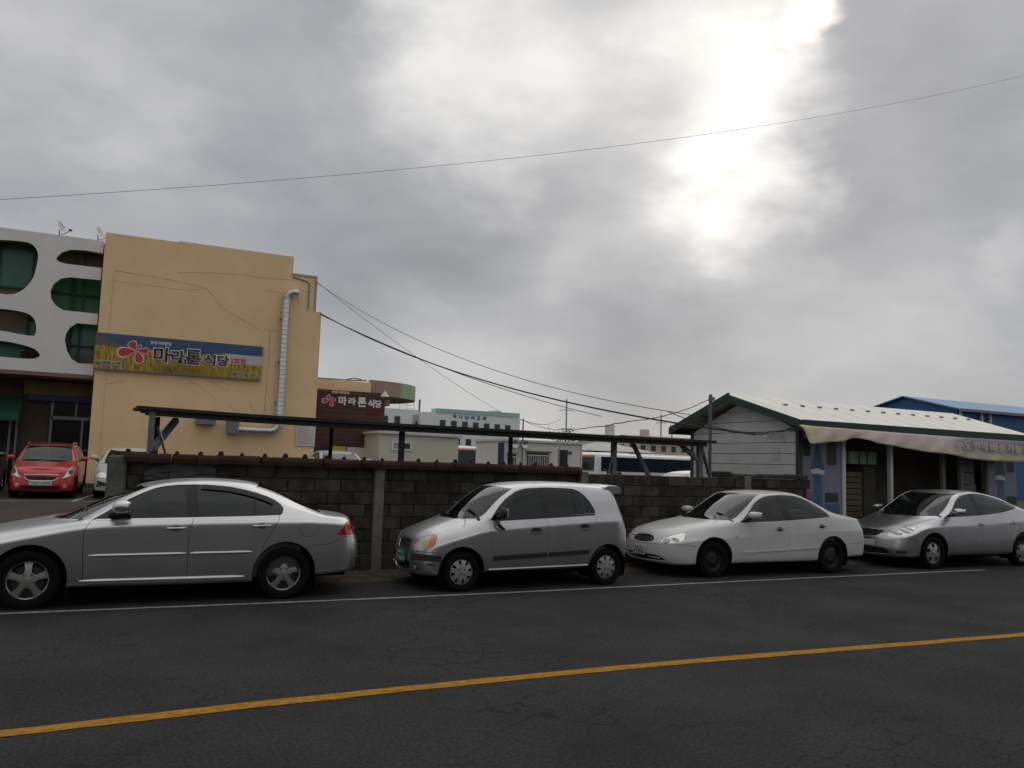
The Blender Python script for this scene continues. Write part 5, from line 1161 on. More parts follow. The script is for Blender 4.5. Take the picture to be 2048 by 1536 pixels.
def finish_car(c, wheels, kind, R, rim, arch, half_w, seats=True, steer=0.0, rows=((1.0, .42), (1.0, -.42))):
    """wheels, wheel housings, floor and seats"""
    wp = wheel_parts(kind, R, rim); sp = c.sp
    for x in wheels:
        for sg in (-1, 1):
            we = empty('wheel', (x, sg*(half_w-.115), R-.012), 0 if sg < 0 else pi, parent=c.root)
            if steer and x == wheels[0]: we.rotation_euler.z += steer
            for n, me in wp: link_mesh(n, me, we)
            v = []; n = 22
            for i in range(n+1):
                a = radians(-28)+radians(236)*i/n
                for y in (half_w-.012, half_w-.34): v.append((x+(arch-.004)*cos(a), sg*y, R+(arch-.004)*sin(a)))
            f = [(2*i, 2*i+1, 2*i+3, 2*i+2) for i in range(n)]; k = len(v); v.append((x, sg*(half_w-.34), R)); f += [(k, 2*i+1, 2*i+3) for i in range(n)]
            mesh_obj('wheel_housing', v, f, CM['under'], c.root)
    L = c.sf.L
    MB().box(.25, wheels[0]-arch, -half_w+.16, half_w-.16, .20, .30).box(wheels[0]+arch, wheels[1]-arch, -half_w+.13, half_w-.13, .20, .30).box(wheels[1]+arch, L-.25, -half_w+.16, half_w-.16, .25, .34).box(wheels[0]-arch, wheels[1]+arch, -half_w+.36, half_w-.36, .19, .31).build('underbody', CM['under'], c.root)
    if seats:
        fx, rx, zf = seats; zt = .45
        for y in (-.36, .36):
            for x in (fx,):
                se = MB().box(x-.05, x+.48, y-.24, y+.24, zt-.12, zt+.08, .05).build('seat', CM['seat'], c.root)
                b = MB().box(-.06, .06, -.23, .23, 0, .56, .05).build('seat_back', CM['seat'], se, loc=(x+.45, y, zt)); b.rotation_euler = (0, radians(16), 0)
                hr = MB().box(-.04, .04, -.13, .13, .57, .75, .04).build('headrest', CM['seat'], se, loc=(x+.45, y, zt)); hr.rotation_euler = (0, radians(14), 0)
        se = MB().box(rx-.05, rx+.45, -.6, .6, zt-.12, zt+.08, .05).build('seat', CM['seat'], c.root)
        b = MB().box(-.06, .06, -.6, .6, 0, .55, .05).build('seat_back', CM['seat'], se, loc=(rx+.45, 0, zt)); b.rotation_euler = (0, radians(18), 0)
        dx = fx-.62; MB().box(dx+.02, dx+.32, -half_w+.20, half_w-.20, .55, zf-.03, .06).build('dashboard', CM['trim'], c.root)
        q = MB(); q.tube([(0, .18*cos(2*pi*i/20), .18*sin(2*pi*i/20)) for i in range(21)], .014, 6).bar((0, -.17, 0), (0, .17, 0), .03); st = q.build('steering_wheel', CM['plastic'], c.root, True, (dx+.2, -.36, zf-.02)); st.rotation_euler = (0, radians(-25), 0)

def mirror(c, pos, size, m, stalk, tilt=0.0):
    for sg in (-1, 1):
        x, y, z = pos; prof = []
        v = []; f = []; nu, nv = 18, 10
        for j in range(nv+1):
            ph = -pi/2+pi*j/nv
            for i in range(nu):
                th = 2*pi*i/nu; cp, sp_ = cos(ph), sin(ph); ce = lambda a, e: math.copysign(abs(a)**e, a)
                v.append((ce(cp, .8)*ce(cos(th), .7)*size[0]/2, ce(cp, .8)*ce(sin(th), .7)*size[1]/2, ce(sp_, .75)*size[2]/2))
        f = [(j*nu+i, j*nu+(i+1) % nu, (j+1)*nu+(i+1) % nu, (j+1)*nu+i) for j in range(nv) for i in range(nu)]
        o = mesh_obj('mirror', v, f, m, c.root, True, (x, sg*y, z)); o.rotation_euler = (0, 0, sg*tilt)
        MB().box(size[0]/2-.02, size[0]/2+.004, -size[1]/2*.8, size[1]/2*.8, -size[2]/2*.75, size[2]/2*.75, .01).build('mirror_glass', CM['chrome'], o)
        MB().bar((stalk[0], sg*stalk[1], stalk[2]), (x, sg*(y-.02), z-size[2]*.25), .06, .05, 8).build('mirror_stalk', CM['plastic'], c.root)

# ---------------------------------------------------------------- shared shut-line layout
def layout(c, F):
    sp, P = c.sp, c.paint; aT = F.get('aT', 7.2); D = lambda x, t: ('d', x, t); S_ = lambda L_: [('s', *p) for p in L_]
    c.curve(S_(F['dlo']), True, F.get('dlo_sm', 3))
    for l in F['bp']: c.curve(S_(l))
    for k in ('door_f', 'door_b'):
        P_ = smooth_poly(F[k], False, 3) if len(F[k]) > 2 else F[k]; P_ = [p for p in P_ if p[1] > .34]; c.curve(S_(P_)+[D(P_[-1][0]+.005, F.get('sillt', 1.35)-.1)])
    c.curve(S_(F['door_r']), False, 3)
    for (x, z), r in zip(F['wc'], F['ar']):
        A = [(x+r*cos(radians(a)), z+r*sin(radians(a))) for a in range(-40, 221, 6)]; A = [p for p in A if p[1] > float(c.sf.zs(np.array([p[0]]))[0])+.03]
        c.curve([D(A[0][0], 0)]+S_(A)+[D(A[-1][0], 0)])
    c.curve([D(F['wc'][0][0]+F['ar'][0]*.8, F.get('sillt', 1.35)), D(F['wc'][1][0]-F['ar'][1]*.8, F.get('sillt', 1.35))])
    def cross(xc, xe, t0=aT-.05, n=10): return [D(xc+(xe-xc)*(i/n)**3.2, 9-(9-t0)*i/n) for i in range(n+1)]
    cw, hd, rh, rb = F['cowl'], F['head'], F['rhead'], F['rbase']
    for q in (cw, hd, rh, rb) if not F.get('hatch') else (cw, hd, rh): c.curve(cross(*q))
    c.curve([D(cw[1]-.03, aT), D(rb[1]+.02, aT)])
    ht = F.get('hoodt', 6.35); c.curve(cross(cw[0]-.035, cw[1]-.045, aT)+[D(cw[1]-.05, ht-.05)])                 # rear edge of the bonnet
    c.curve([D(cw[1]-.02, ht-.05), D(cw[1]-.005, aT+.03)])
    c.curve([D(cw[1]-.01, ht)]+F['hood_seam'])
    c.curve([('s', *F['dlo_corner']), D(cw[1]-.015, aT-.0)])
    c.curve(F['bump_f']); c.curve(F['bump_r'])
    for k in ('headlight', 'tail', 'fuel'):
        if k in F: c.curve(F[k], True, F.get(k+'_sm', -3))
    for k in ('grille', 'intake', 'trunk', 'rear_extra', 'hl_link'):
        if k in F: c.curve(F[k], False, F.get(k+'_sm', 0))
    sd = F['seeds']; G = c.glass
    def sg(n, *a, **k):
        if n in sd: c.seed(sd[n][0] if isinstance(sd[n][0], str) and len(sd[n]) == 2 and isinstance(sd[n][1], list) else n, sd[n], *a, **k)
    mid = lambda a, b: (a+b)/2
    c.seed('bonnet', D(mid(.5, cw[0]), 8), 'join', P); c.seed('windscreen', D(mid(cw[0], hd[0]), 8.5), 'join', F.get('ws_glass', G), off=-.004, gap=.001)
    c.seed('cowl_panel', D(cw[0]-.018, 8.8), 'join', CM['plastic'], off=-.006); c.seed('roof', D(mid(hd[0], rh[0]), 8.5), 'join', P)
    c.seed('rear_glass', sd.get('rglass', D(mid(rh[0], rb[0]), 8.6)), 'join', F.get('rg_glass', G), off=-.004, gap=.001)
    c.seed('front_fender', sd['fender'], 'pair', P); c.seed('front_door', sd['fdoor'], 'pair', P); c.seed('rear_door', sd['rdoor'], 'pair', P); c.seed('side_panel', sd['side'], 'pair', P)
    c.seed('front_window', sd['fwin'], 'pair', G, off=-.008, gap=.0); c.seed('rear_window', sd['rwin'], 'pair', G, off=-.008, gap=.0); c.seed('pillar_trim', sd['bpillar'], 'pair', CM['plastic'], off=-.006, gap=0)
    c.seed('sill', sd['sill'], 'pair', F.get('sill_m', P)); c.seed('front_bumper', sd['fbump'], 'join', P); c.seed('rear_bumper', sd['rbump'], 'join', P)
    if 'trunk' in sd: c.seed('boot_lid', sd['trunk'], 'join', P)
    if 'headlight' in F: c.seed('headlight', sd['headlight'], 'pair', F.get('hl_m', CM['lens']), off=-.002, gap=.004)
    if 'tail' in F: c.seed('tail_light', sd['tail'], 'pair', CM['red_lens'], off=.002, gap=.001)
    if 'fuel' in F: c.seed('fuel_flap', sd['fuel'], 'pair', P, gap=.002)
    if 'grille' in F: c.seed('grille', sd['grille'], 'join', CM['plastic'], off=-.03, gap=-.004, depth=0)
    if 'intake' in F: c.seed('lower_intake', sd['intake'], 'join', CM['plastic'], off=-.03, gap=-.004, depth=0)
    if 'strip' in sd: c.seed('bumper_strip', sd['strip'], 'join', CM['plastic'], off=.008)
    c.split()
    # inner lining so that the far doors and roof are not bare paint
    c.overlay('door_lining', [D(cw[1]+.1, 1.2), D(rb[1]-.25, 1.2), D(rb[1]-.25, 4.6), D(cw[1]+.1, 4.6)], 'pair', CM['trim'], -.05, 0)
    c.overlay('headlining', [D(hd[1]+.05, aT+.1), D(rh[1]-.05, aT+.1), D(rh[0], 9), D(hd[0]+.03, 9)], 'join', CM['liner'], -.035, 0)
def strip(c, name, x0, x1, zf, h, m, off, mode='pair', parent=None, n=12, depth=.02):
    lo = [('s', x0+(x1-x0)*i/n, zf(x0+(x1-x0)*i/n)) for i in range(n+1)]; hi = [('s', p[1], p[2]+h) for p in lo[::-1]]
    return c.overlay(name, lo+hi, mode, m, off, depth, parent=parent)
def first(o): return o[0] if isinstance(o, list) else o
def handle(c, x, z, ln, m, recess=True, h=.03):
    for sg in (-1, 1):
        p, n = c.pt('s', x, z, sg); q, _ = c.pt('s', x+ln, z+.004, sg)
        a = p+n*.028; b = q+n*.028; hd = MB().tube([p+n*.004, p.lerp(q, .08)+n*.026, p.lerp(q, .5)+n*.034, p.lerp(q, .92)+n*.026, q+n*.004], [.008, .011, .012, .011, .008], 8).build('door_handle', m, c.root, True)
    if recess: c.overlay('handle_recess', [('s', x+ln*.5+.055*cos(2*pi*i/16), z+.036*sin(2*pi*i/16)) for i in range(16)], 'pair', CM['plastic'] if recess == 'dark' else CM['recess'], .0012, 0)
CM['recess'] = mat('handle_recess', (.16, .16, .165), .4, .4)
def plate(c, x, z, w, h, m, ink, lines, y=0.0, tilt=0.0, rear=False):
    pl = MB().box(-.008, 0, -w/2, w/2, -h/2, h/2, .004).build('number_plate', m, c.root, loc=(x, y, z)); pl.rotation_euler = (0, tilt, 0)
    for s_, dz, hh, ww in lines: lettering(s_, .1, ink, pl, (-.0095, 0, dz), .002, .001, rot=(pi/2, 0, -pi/2), fit=(ww, hh))
    return pl

def silver_sedan(name, loc, rz, label, group, paint, glass, sp_over=None, detail=True):
    sp = dict(L=4.735, sn=.45, st=.42, nn=2.4, nt=2.7, x0=[.12, .04, .0, .02, .04, .08, .10, .12, .13, .14], xt=[.10, .03, 0, .09, .105, .135, .14, .145, .15, .15],
      w=[(0, .84), (.45, .868), (.9, .892), (2.3, .9025), (3.7, .895), (4.3, .868), (4.735, .83)], dw=[(0, .10), (.9, .085), (1.5, .062), (3.6, .062), (4.3, .085), (4.735, .10)],
      zs=[(0, .21), (.4, .20), (1.4, .205), (3.3, .205), (4.1, .26), (4.5, .29), (4.735, .32)], zc=[(0, .50), (.3, .63), (.9, .775), (1.62, .895), (2.3, .92), (3.83, .942), (4.4, .92), (4.735, .87)],
      zb=[(0.05, .62), (.3, .715), (.67, .80), (1.13, .89), (1.5, .945), (2.13, .972), (2.62, .985), (3.62, 1.012), (4.0, 1.003), (4.3, .978), (4.6, .945), (4.735, .925)],
      zr=[(.05, .66), (.3, .755), (.7, .84), (1.1, .91), (1.4, .945), (1.5, .985), (1.77, 1.145), (2.06, 1.305), (2.3, 1.372), (2.6, 1.395), (3.03, 1.383), (3.34, 1.325), (3.6, 1.235), (3.85, 1.135), (4.1, 1.045), (4.25, 1.005), (4.45, .985), (4.735, .955)],
      zt=[(.05, .68), (.3, .775), (.7, .862), (1.1, .935), (1.24, .965), (1.36, 1.02), (1.65, 1.165), (1.95, 1.285), (2.12, 1.34), (2.4, 1.40), (2.8, 1.428), (3.15, 1.418), (3.44, 1.375), (3.77, 1.255), (4.05, 1.125), (4.22, 1.045), (4.34, 1.018), (4.5, 1.0), (4.735, .962)],
      yr=[(0, .40), (.5, .54), (1.0, .63), (1.42, .715), (1.77, .685), (2.06, .63), (2.3, .592), (2.9, .575), (3.34, .58), (3.8, .615), (4.1, .65), (4.3, .665), (4.735, .63)])
    if sp_over: sp.update(sp_over)
    c = Car(name, sp, loc, rz, label, group, paint, glass)
    F = dict(dlo=[(1.545, .962), (1.66, 1.03), (1.77, 1.105), (1.92, 1.195), (2.06, 1.265), (2.18, 1.315), (2.29, 1.34), (2.45, 1.358), (2.62, 1.363), (2.85, 1.358), (3.03, 1.343), (3.2, 1.31), (3.34, 1.275), (3.47, 1.23), (3.56, 1.19), (3.63, 1.14), (3.655, 1.09), (3.635, 1.03), (3.60, 1.012), (3.3, 1.0), (2.62, .985), (2.1, .974)], dlo_sm=0,
      dlo_corner=(1.55, .962), bp=[[(2.56, .95), (2.50, 1.374)], [(2.68, .95), (2.64, 1.374)]],
      door_f=[(1.56, .975), (1.50, .90), (1.47, .80), (1.48, .5), (1.50, .20)], door_b=[(2.615, 1.0), (2.59, .9), (2.565, .80), (2.57, .5), (2.575, .2)], door_r=[(3.61, 1.02), (3.58, .93), (3.52, .83), (3.44, .69), (3.41, .60), (3.43, .50)],
      wc=[(.96, .315), (3.69, .315)], ar=[.378, .378], cowl=(1.17, 1.45), head=(2.06, 2.22), rhead=(3.42, 3.34), rbase=(4.22, 4.13), aT=7.22,
      hood_seam=[('d', .9, 6.3), ('d', .6, 6.2), ('d', .45, 5.8), ('d', .36, 5.2)], hl_link=[('d', .32, 4.0), ('d', .30, 2.2)],
      bump_f=[('s', .66, .47), ('s', .55, .52), ('s', .42, .55), ('f', .72, .56), ('f', .5, .55), ('f', .0, .54)],
      headlight=[('d', .18, 4.2), ('d', .20, 5.0), ('d', .28, 5.5), ('d', .40, 5.6), ('d', .47, 5.2), ('d', .46, 4.5), ('d', .38, 3.7), ('d', .26, 3.6)],
      bump_r=[('s', 3.93, .55), ('s', 3.98, .63), ('s', 4.1, .65), ('s', 4.22, .655), ('s', 4.30, .68), ('s', 4.36, .72), ('s', 4.42, .75), ('r', .70, .72), ('r', .5, .70), ('r', 0, .70)],
      tail=[('s', 4.33, .772), ('s', 4.40, .865), ('s', 4.46, .93), ('s', 4.55, .932), ('r', .62, .90), ('r', .46, .88), ('r', .46, .78), ('r', .62, .765), ('s', 4.55, .768), ('s', 4.45, .765)], tail_sm=0,
      fuel=[('s', 3.88, .905), ('s', 4.06, .905), ('s', 4.06, .775), ('s', 3.88, .775)], fuel_sm=-3,
      trunk=[('d', 4.12, 7.26), ('d', 4.3, 6.3), ('d', 4.42, 6.1), ('r', .43, .94), ('r', .43, .69)],
      seeds=dict(fender=('s', 1.4, .7), fdoor=('s', 2.0, .7), rdoor=('s', 3.0, .7), side=('s', 3.8, 1.02), fwin=('s', 2.1, 1.1), rwin=('s', 3.1, 1.1), bpillar=('s', 2.6, 1.2), sill=('d', 2.3, .7), fbump=('f', .3, .40), rbump=('r', .3, .5),
                 headlight=('d', .34, 4.6), tail=('s', 4.46, .85), fuel=('s', 3.97, .84), trunk=('d', 4.45, 8.5)))
    if sp_over and 'F' in sp_over: F.update(sp_over['F'])
    layout(c, F)
    if detail:
        def rail(name, x0, x1, zf, r, m):
            for sg in (-1, 1):
                P = [c.pt('s', x, zf(x), sg) for x in np.linspace(x0, x1, 14)]; MB().tube([p+n*(r*.45) for p, n in P], [r*.4]+[r]*12+[r*.4], 8).build(name, m, c.root, True)
        rail('side_moulding', 1.53, 2.55, lambda x: .568+.008*(x-1.5), .015, paint); rail('side_moulding', 2.59, 3.29, lambda x: .577+.006*(x-2.6), .015, paint); rail('sill_strip', 1.46, 3.22, lambda x: .292, .016, CM['chrome'])
        strip(c, 'belt_strip', 1.58, 3.60, lambda x: float(np.interp(x, [1.58, 2.1, 2.62, 3.3, 3.6], [.954, .963, .974, .989, .999])), .012, CM['chrome'], .003, depth=.006)
        handle(c, 2.31, .865, .22, paint); handle(c, 3.28, .888, .22, paint)
        for x0, x1, zz in ((2.70, 3.62, None),):           # rain visor over the rear window
            up = [(2.72, 1.36), (2.85, 1.352), (3.03, 1.337), (3.2, 1.304), (3.34, 1.268), (3.47, 1.224), (3.56, 1.184)]; c.overlay('rain_visor', [('s', *p) for p in up]+[('s', p[0]-.03, p[1]-.05) for p in up[::-1]], 'pair', CM['plastic'], .012, .004)
        c.overlay('quarter_divider', [('s', 3.29, 1.005), ('s', 3.32, 1.005), ('s', 3.335, 1.27), ('s', 3.305, 1.28)], 'pair', CM['plastic'], -.004, 0)
        mirror(c, (1.83, .985, 1.115), (.19, .22, .145), paint, (1.72, .84, 1.02), .12)
        c.overlay('reverse_lens', [('r', .50, .80), ('r', .60, .80), ('r', .60, .85), ('r', .50, .85)], 'pair', CM['white_lens'], .004, .002)
        for x in (1.335, 4.075): MB().box(x, x+.02, -.86, -.66, .10, .30).build('mud_flap', CM['rubber'], c.root)
    return c

def finish_silver(c, kind='five', glass_seats=True): finish_car(c, (.96, 3.69), kind, .322, .218, .378, .8925, (1.95, 2.95, .93))

GRP = 'silver and white cars parked along the wall'
c1 = silver_sedan('parked_sedan', (-1.60, 10.42+.90, 0), 0, 'large silver sedan with five-spoke wheels, parked nearest, its nose out of frame', GRP, CM['silver'], G_dark); finish_silver(c1)

# ---------------------------------------------------------------- small silver hatchback
def hatchback():
    sp = dict(L=3.495, sn=.40, st=.46, nn=2.5, nt=3.0, bulge=.02, tuck=.12, x0=[.07, .02, .0, .015, .02, .035, .05, .06, .065, .07], xt=[.09, .02, .0, .065, .08, .115, .19, .27, .285, .29],
      w=[(0, .66), (.4, .705), (.7, .735), (1.5, .7475), (2.9, .745), (3.2, .735), (3.495, .70)], dw=[(0, .06), (.6, .07), (1.0, .055), (2.7, .05), (3.495, .06)],
      zs=[(0, .20), (.4, .20), (1, .235), (2.6, .255), (3.1, .32), (3.495, .34)], zc=[(0, .50), (.29, .63), (.64, .735), (1.0, .82), (1.89, .885), (2.71, .935), (3.2, .95), (3.495, .94)],
      zb=[(.03, .60), (.15, .675), (.3, .735), (.6, .825), (1.0, .915), (1.9, .99), (2.75, 1.035), (3.1, 1.05), (3.495, 1.05)],
      zr=[(.03, .62), (.15, .72), (.3, .785), (.6, .88), (.85, .945), (.95, .99), (1.18, 1.19), (1.45, 1.365), (1.64, 1.415), (2.0, 1.44), (2.5, 1.437), (3.0, 1.41), (3.3, 1.37)],
      zt=[(.03, .64), (.12, .735), (.22, .80), (.4, .872), (.6, .94), (.70, .978), (.80, 1.04), (1.05, 1.225), (1.32, 1.39), (1.5, 1.435), (1.7, 1.462), (2.2, 1.485), (2.7, 1.478), (3.1, 1.452), (3.3, 1.42)],
      yr=[(0, .30), (.3, .45), (.6, .53), (.9, .60), (1.18, .575), (1.45, .535), (1.64, .52), (2.5, .515), (3.0, .515), (3.495, .50)])
    c = Car('parked_hatchback', sp, (3.82, 10.39+.745-.02, 0), .035, 'small silver hatchback with green number plate and broken black wing mirror', GRP, CM['silver_warm'], G_mid)
    F = dict(dlo=[(1.02, .945), (1.10, 1.05), (1.18, 1.14), (1.30, 1.245), (1.45, 1.335), (1.55, 1.37), (1.66, 1.39), (1.95, 1.405), (2.25, 1.402), (2.43, 1.392), (2.53, 1.355), (2.61, 1.295), (2.68, 1.21), (2.745, 1.10), (2.755, 1.05), (2.4, 1.03), (1.92, 1.0), (1.4, .972)], dlo_sm=0, dlo_corner=(1.03, .945),
      bp=[[(1.87, .97), (1.86, 1.414)], [(1.95, .97), (1.95, 1.414)]],
      door_f=[(1.03, .96), (1.005, .90), (1.02, .75), (1.045, .5), (1.05, .2)], door_b=[(1.90, 1.02), (1.905, .7), (1.92, .2)], door_r=[(2.74, 1.06), (2.745, .93), (2.72, .78), (2.68, .62), (2.66, .50), (2.72, .40)],
      wc=[(.60, .272), (2.96, .272)], ar=[.325, .325], cowl=(.655, .905), head=(1.36, 1.46), hatch=True, rhead=(3.20, 3.20), rbase=(3.20, 3.20), aT=7.22, hoodt=6.5,
      hood_seam=[('d', .55, 6.4), ('d', .40, 6.2), ('d', .30, 5.9), ('d', .25, 5.5)], hl_link=[('d', .21, 3.5), ('d', .20, 2.2)],
      bump_f=[('s', .42, .46), ('s', .36, .505), ('s', .25, .51), ('f', .50, .515), ('f', .26, .515), ('f', .0, .51)],
      headlight=[('d', .215+.085*cos(2*pi*i/10)+.02*sin(2*pi*i/10), 4.9+1.75*sin(2*pi*i/10)) for i in range(10)],
      bump_r=[('s', 3.10, .48), ('s', 3.14, .57), ('s', 3.25, .60), ('s', 3.36, .61), ('r', .5, .60), ('r', 0, .60)],
      tail=[('r', .50, .66), ('r', .62, .66), ('s', 3.30, .75), ('s', 3.26, .98), ('r', .56, 1.0), ('r', .50, .98)], tail_sm=0,
      trunk=[('d', 3.19, 7.25), ('d', 3.26, 6.4), ('d', 3.29, 5.5), ('r', .47, .95), ('r', .46, .7), ('r', .46, .58)], rear_extra=[('r', 0, 1.33), ('r', .36, 1.32), ('r', .41, 1.10), ('r', 0, 1.08)],
      grille=[('f', 0, .655), ('f', .19, .648), ('f', .215, .635), ('f', .205, .56), ('f', .18, .545), ('f', 0, .542)],
      intake=[('f', 0, .375), ('f', .22, .37), ('f', .28, .345), ('f', .26, .28), ('f', .18, .262), ('f', 0, .258)],
      seeds=dict(fender=('s', .95, .7), fdoor=('s', 1.5, .7), rdoor=('s', 2.3, .7), side=('s', 2.95, 1.1), fwin=('s', 1.5, 1.15), rwin=('s', 2.3, 1.2), bpillar=('s', 1.91, 1.2), sill=('d', 1.8, .7), fbump=[('f', .4, .45)], rbump=('r', .3, .5),
                 headlight=('d', .215, 4.9), tail=('r', .55, .8), trunk=('r', .2, .8), rglass=('r', .15, 1.2), grille=('f', .1, .6), intake=('f', .1, .3)), ws_glass=G_clear, hl_m=CM['lens_dull'], sillt=1.3)
    layout(c, F)
    strip(c, 'side_moulding', 1.06, 1.90, lambda x: .405+.037*(x-1.05), .062, CM['plastic'], .014); strip(c, 'side_moulding', 1.94, 2.62, lambda x: .437+.037*(x-1.94), .062, CM['plastic'], .014)
    c.overlay('bumper_strip', [('s', .30, .405), ('s', .20, .405), ('f', .50, .405), ('f', .30, .405), ('f', .30, .49), ('f', .50, .49), ('s', .20, .488), ('s', .30, .482)], 'pair', CM['plastic'], .012, .02)
    strip(c, 'belt_strip', 1.07, 2.74, lambda x: float(np.interp(x, [1.05, 1.92, 2.75], [.935, .975, 1.018])), .024, CM['plastic'], .004, depth=.006)
    c.overlay('quarter_divider', [('s', 2.42, 1.02), ('s', 2.46, 1.02), ('s', 2.43, 1.38), ('s', 2.39, 1.385)], 'pair', CM['plastic'], -.004, 0)
    c.overlay('indicator_lens', [('d', .222, 3.35), ('d', .255, 3.6), ('d', .284, 4.3), ('d', .297, 5.1), ('d', .290, 5.9), ('d', .270, 6.1), ('d', .252, 5.2), ('d', .228, 4.2)], 'pair', CM['amber'], .001, .003)
    c.overlay('fog_lamp', [('f', .40+.055*cos(2*pi*i/16), .315+.05*sin(2*pi*i/16)) for i in range(16)], 'pair', CM['plastic'], .002, .004); c.overlay('fog_lens', [('f', .40+.032*cos(2*pi*i/14), .305+.030*sin(2*pi*i/14)) for i in range(14)], 'pair', CM['lens'], .008, .006)
    c.overlay('tow_slot', [('s', .135, .37), ('s', .22, .375), ('s', .22, .355), ('s', .135, .345)], 'pair', CM['plastic'], .002, 0)
    for x, z in ((1.72, .80), (2.54, .845)):
        c.overlay('handle_recess', [('s', x+.085*cos(2*pi*i/20), z+.05*sin(2*pi*i/20)) for i in range(20)], 'pair', CM['plastic'], .002, .003); c.overlay('door_handle', [('s', x+.075*cos(a), z-.006-.032*sin(a)) for a in np.linspace(.1, pi-.1, 9)], 'pair', CM['silver_warm'], .007, .006)
    for sg in (-1, 1):
        P = [c.pt('s', x, .285+.012*(x-1), sg) for x in np.linspace(.99, 2.60, 14)]; MB().tube([p+n*.006 for p, n in P], .014, 8).build('sill_lip', CM['silver_warm'], c.root, True)
    MB().box(-.012, .0, -.10, .10, -.02, .02).build('emblem', CM['chrome'], c.root, loc=(.03, 0, .60)).scale = (1, .35, 1)
    plate(c, -.012, .43, .335, .17, CM['plate_g'], CM['plate_ink_w'], [('제주 31', .045, .05, .22), ('가 6615', -.03, .075, .30)])
    # roof spoiler
    v = []
    for x, z in ((3.00, 1.435), (3.07, 1.460), (3.26, 1.462), (3.315, 1.448), (3.335, 1.37), (3.315, 1.335), (3.14, 1.33), (3.02, 1.38)): v.append((x, z))
    mb = MB(); n = len(v); st = [(-.54, .90), (-.50, 1), (0, 1.01), (.50, 1), (.54, .90)]; vv = []
    for y, k in st: vv += [(3.2+(x-3.2)*k, y, 1.43+(z-1.43)*k-.02*abs(y)) for x, z in v]
    mb.add(vv, [(i*n+a, i*n+(a+1) % n, (i+1)*n+(a+1) % n, (i+1)*n+a) for i in range(4) for a in range(n)]+[tuple(range(n))[::-1], tuple(range(4*n, 5*n))]); mb.build('roof_spoiler', CM['silver_warm'], c.root, True)
    mirror(c, (1.16, .80, 1.055), (.10, .15, .155), CM['plastic'], (1.12, .70, 1.0), .2)
    mb = MB().tube([(1.10, -.735, .94), (1.10, -.78, .90), (1.15, -.79, .85), (1.19, -.785, .83)], [.02, .026, .024, .016], 8); mb.build('hanging_mirror_arm', CM['plastic'], c.root, True)
    c.overlay('orange_tape', [('s', 1.11, .87), ('s', 1.20, .79), ('s', 1.235, .80), ('s', 1.235, .84), ('s', 1.17, .87)], 'near', mat('orange_tape', (.60, .22, .06), .6), .002, .001)
    MB().bar((.63, -.62, .965), (.98, -.05, 1.00), .012, n=6).build('wiper', CM['plastic'], c.root); MB().bar((.66, .0, .985), (.95, .5, 1.06), .012, n=6).build('wiper', CM['plastic'], c.root)
    finish_car(c, (.60, 2.96), 'cap', .272, .180, .325, .742, (1.35, 2.2, .93)); return c
hatchback()

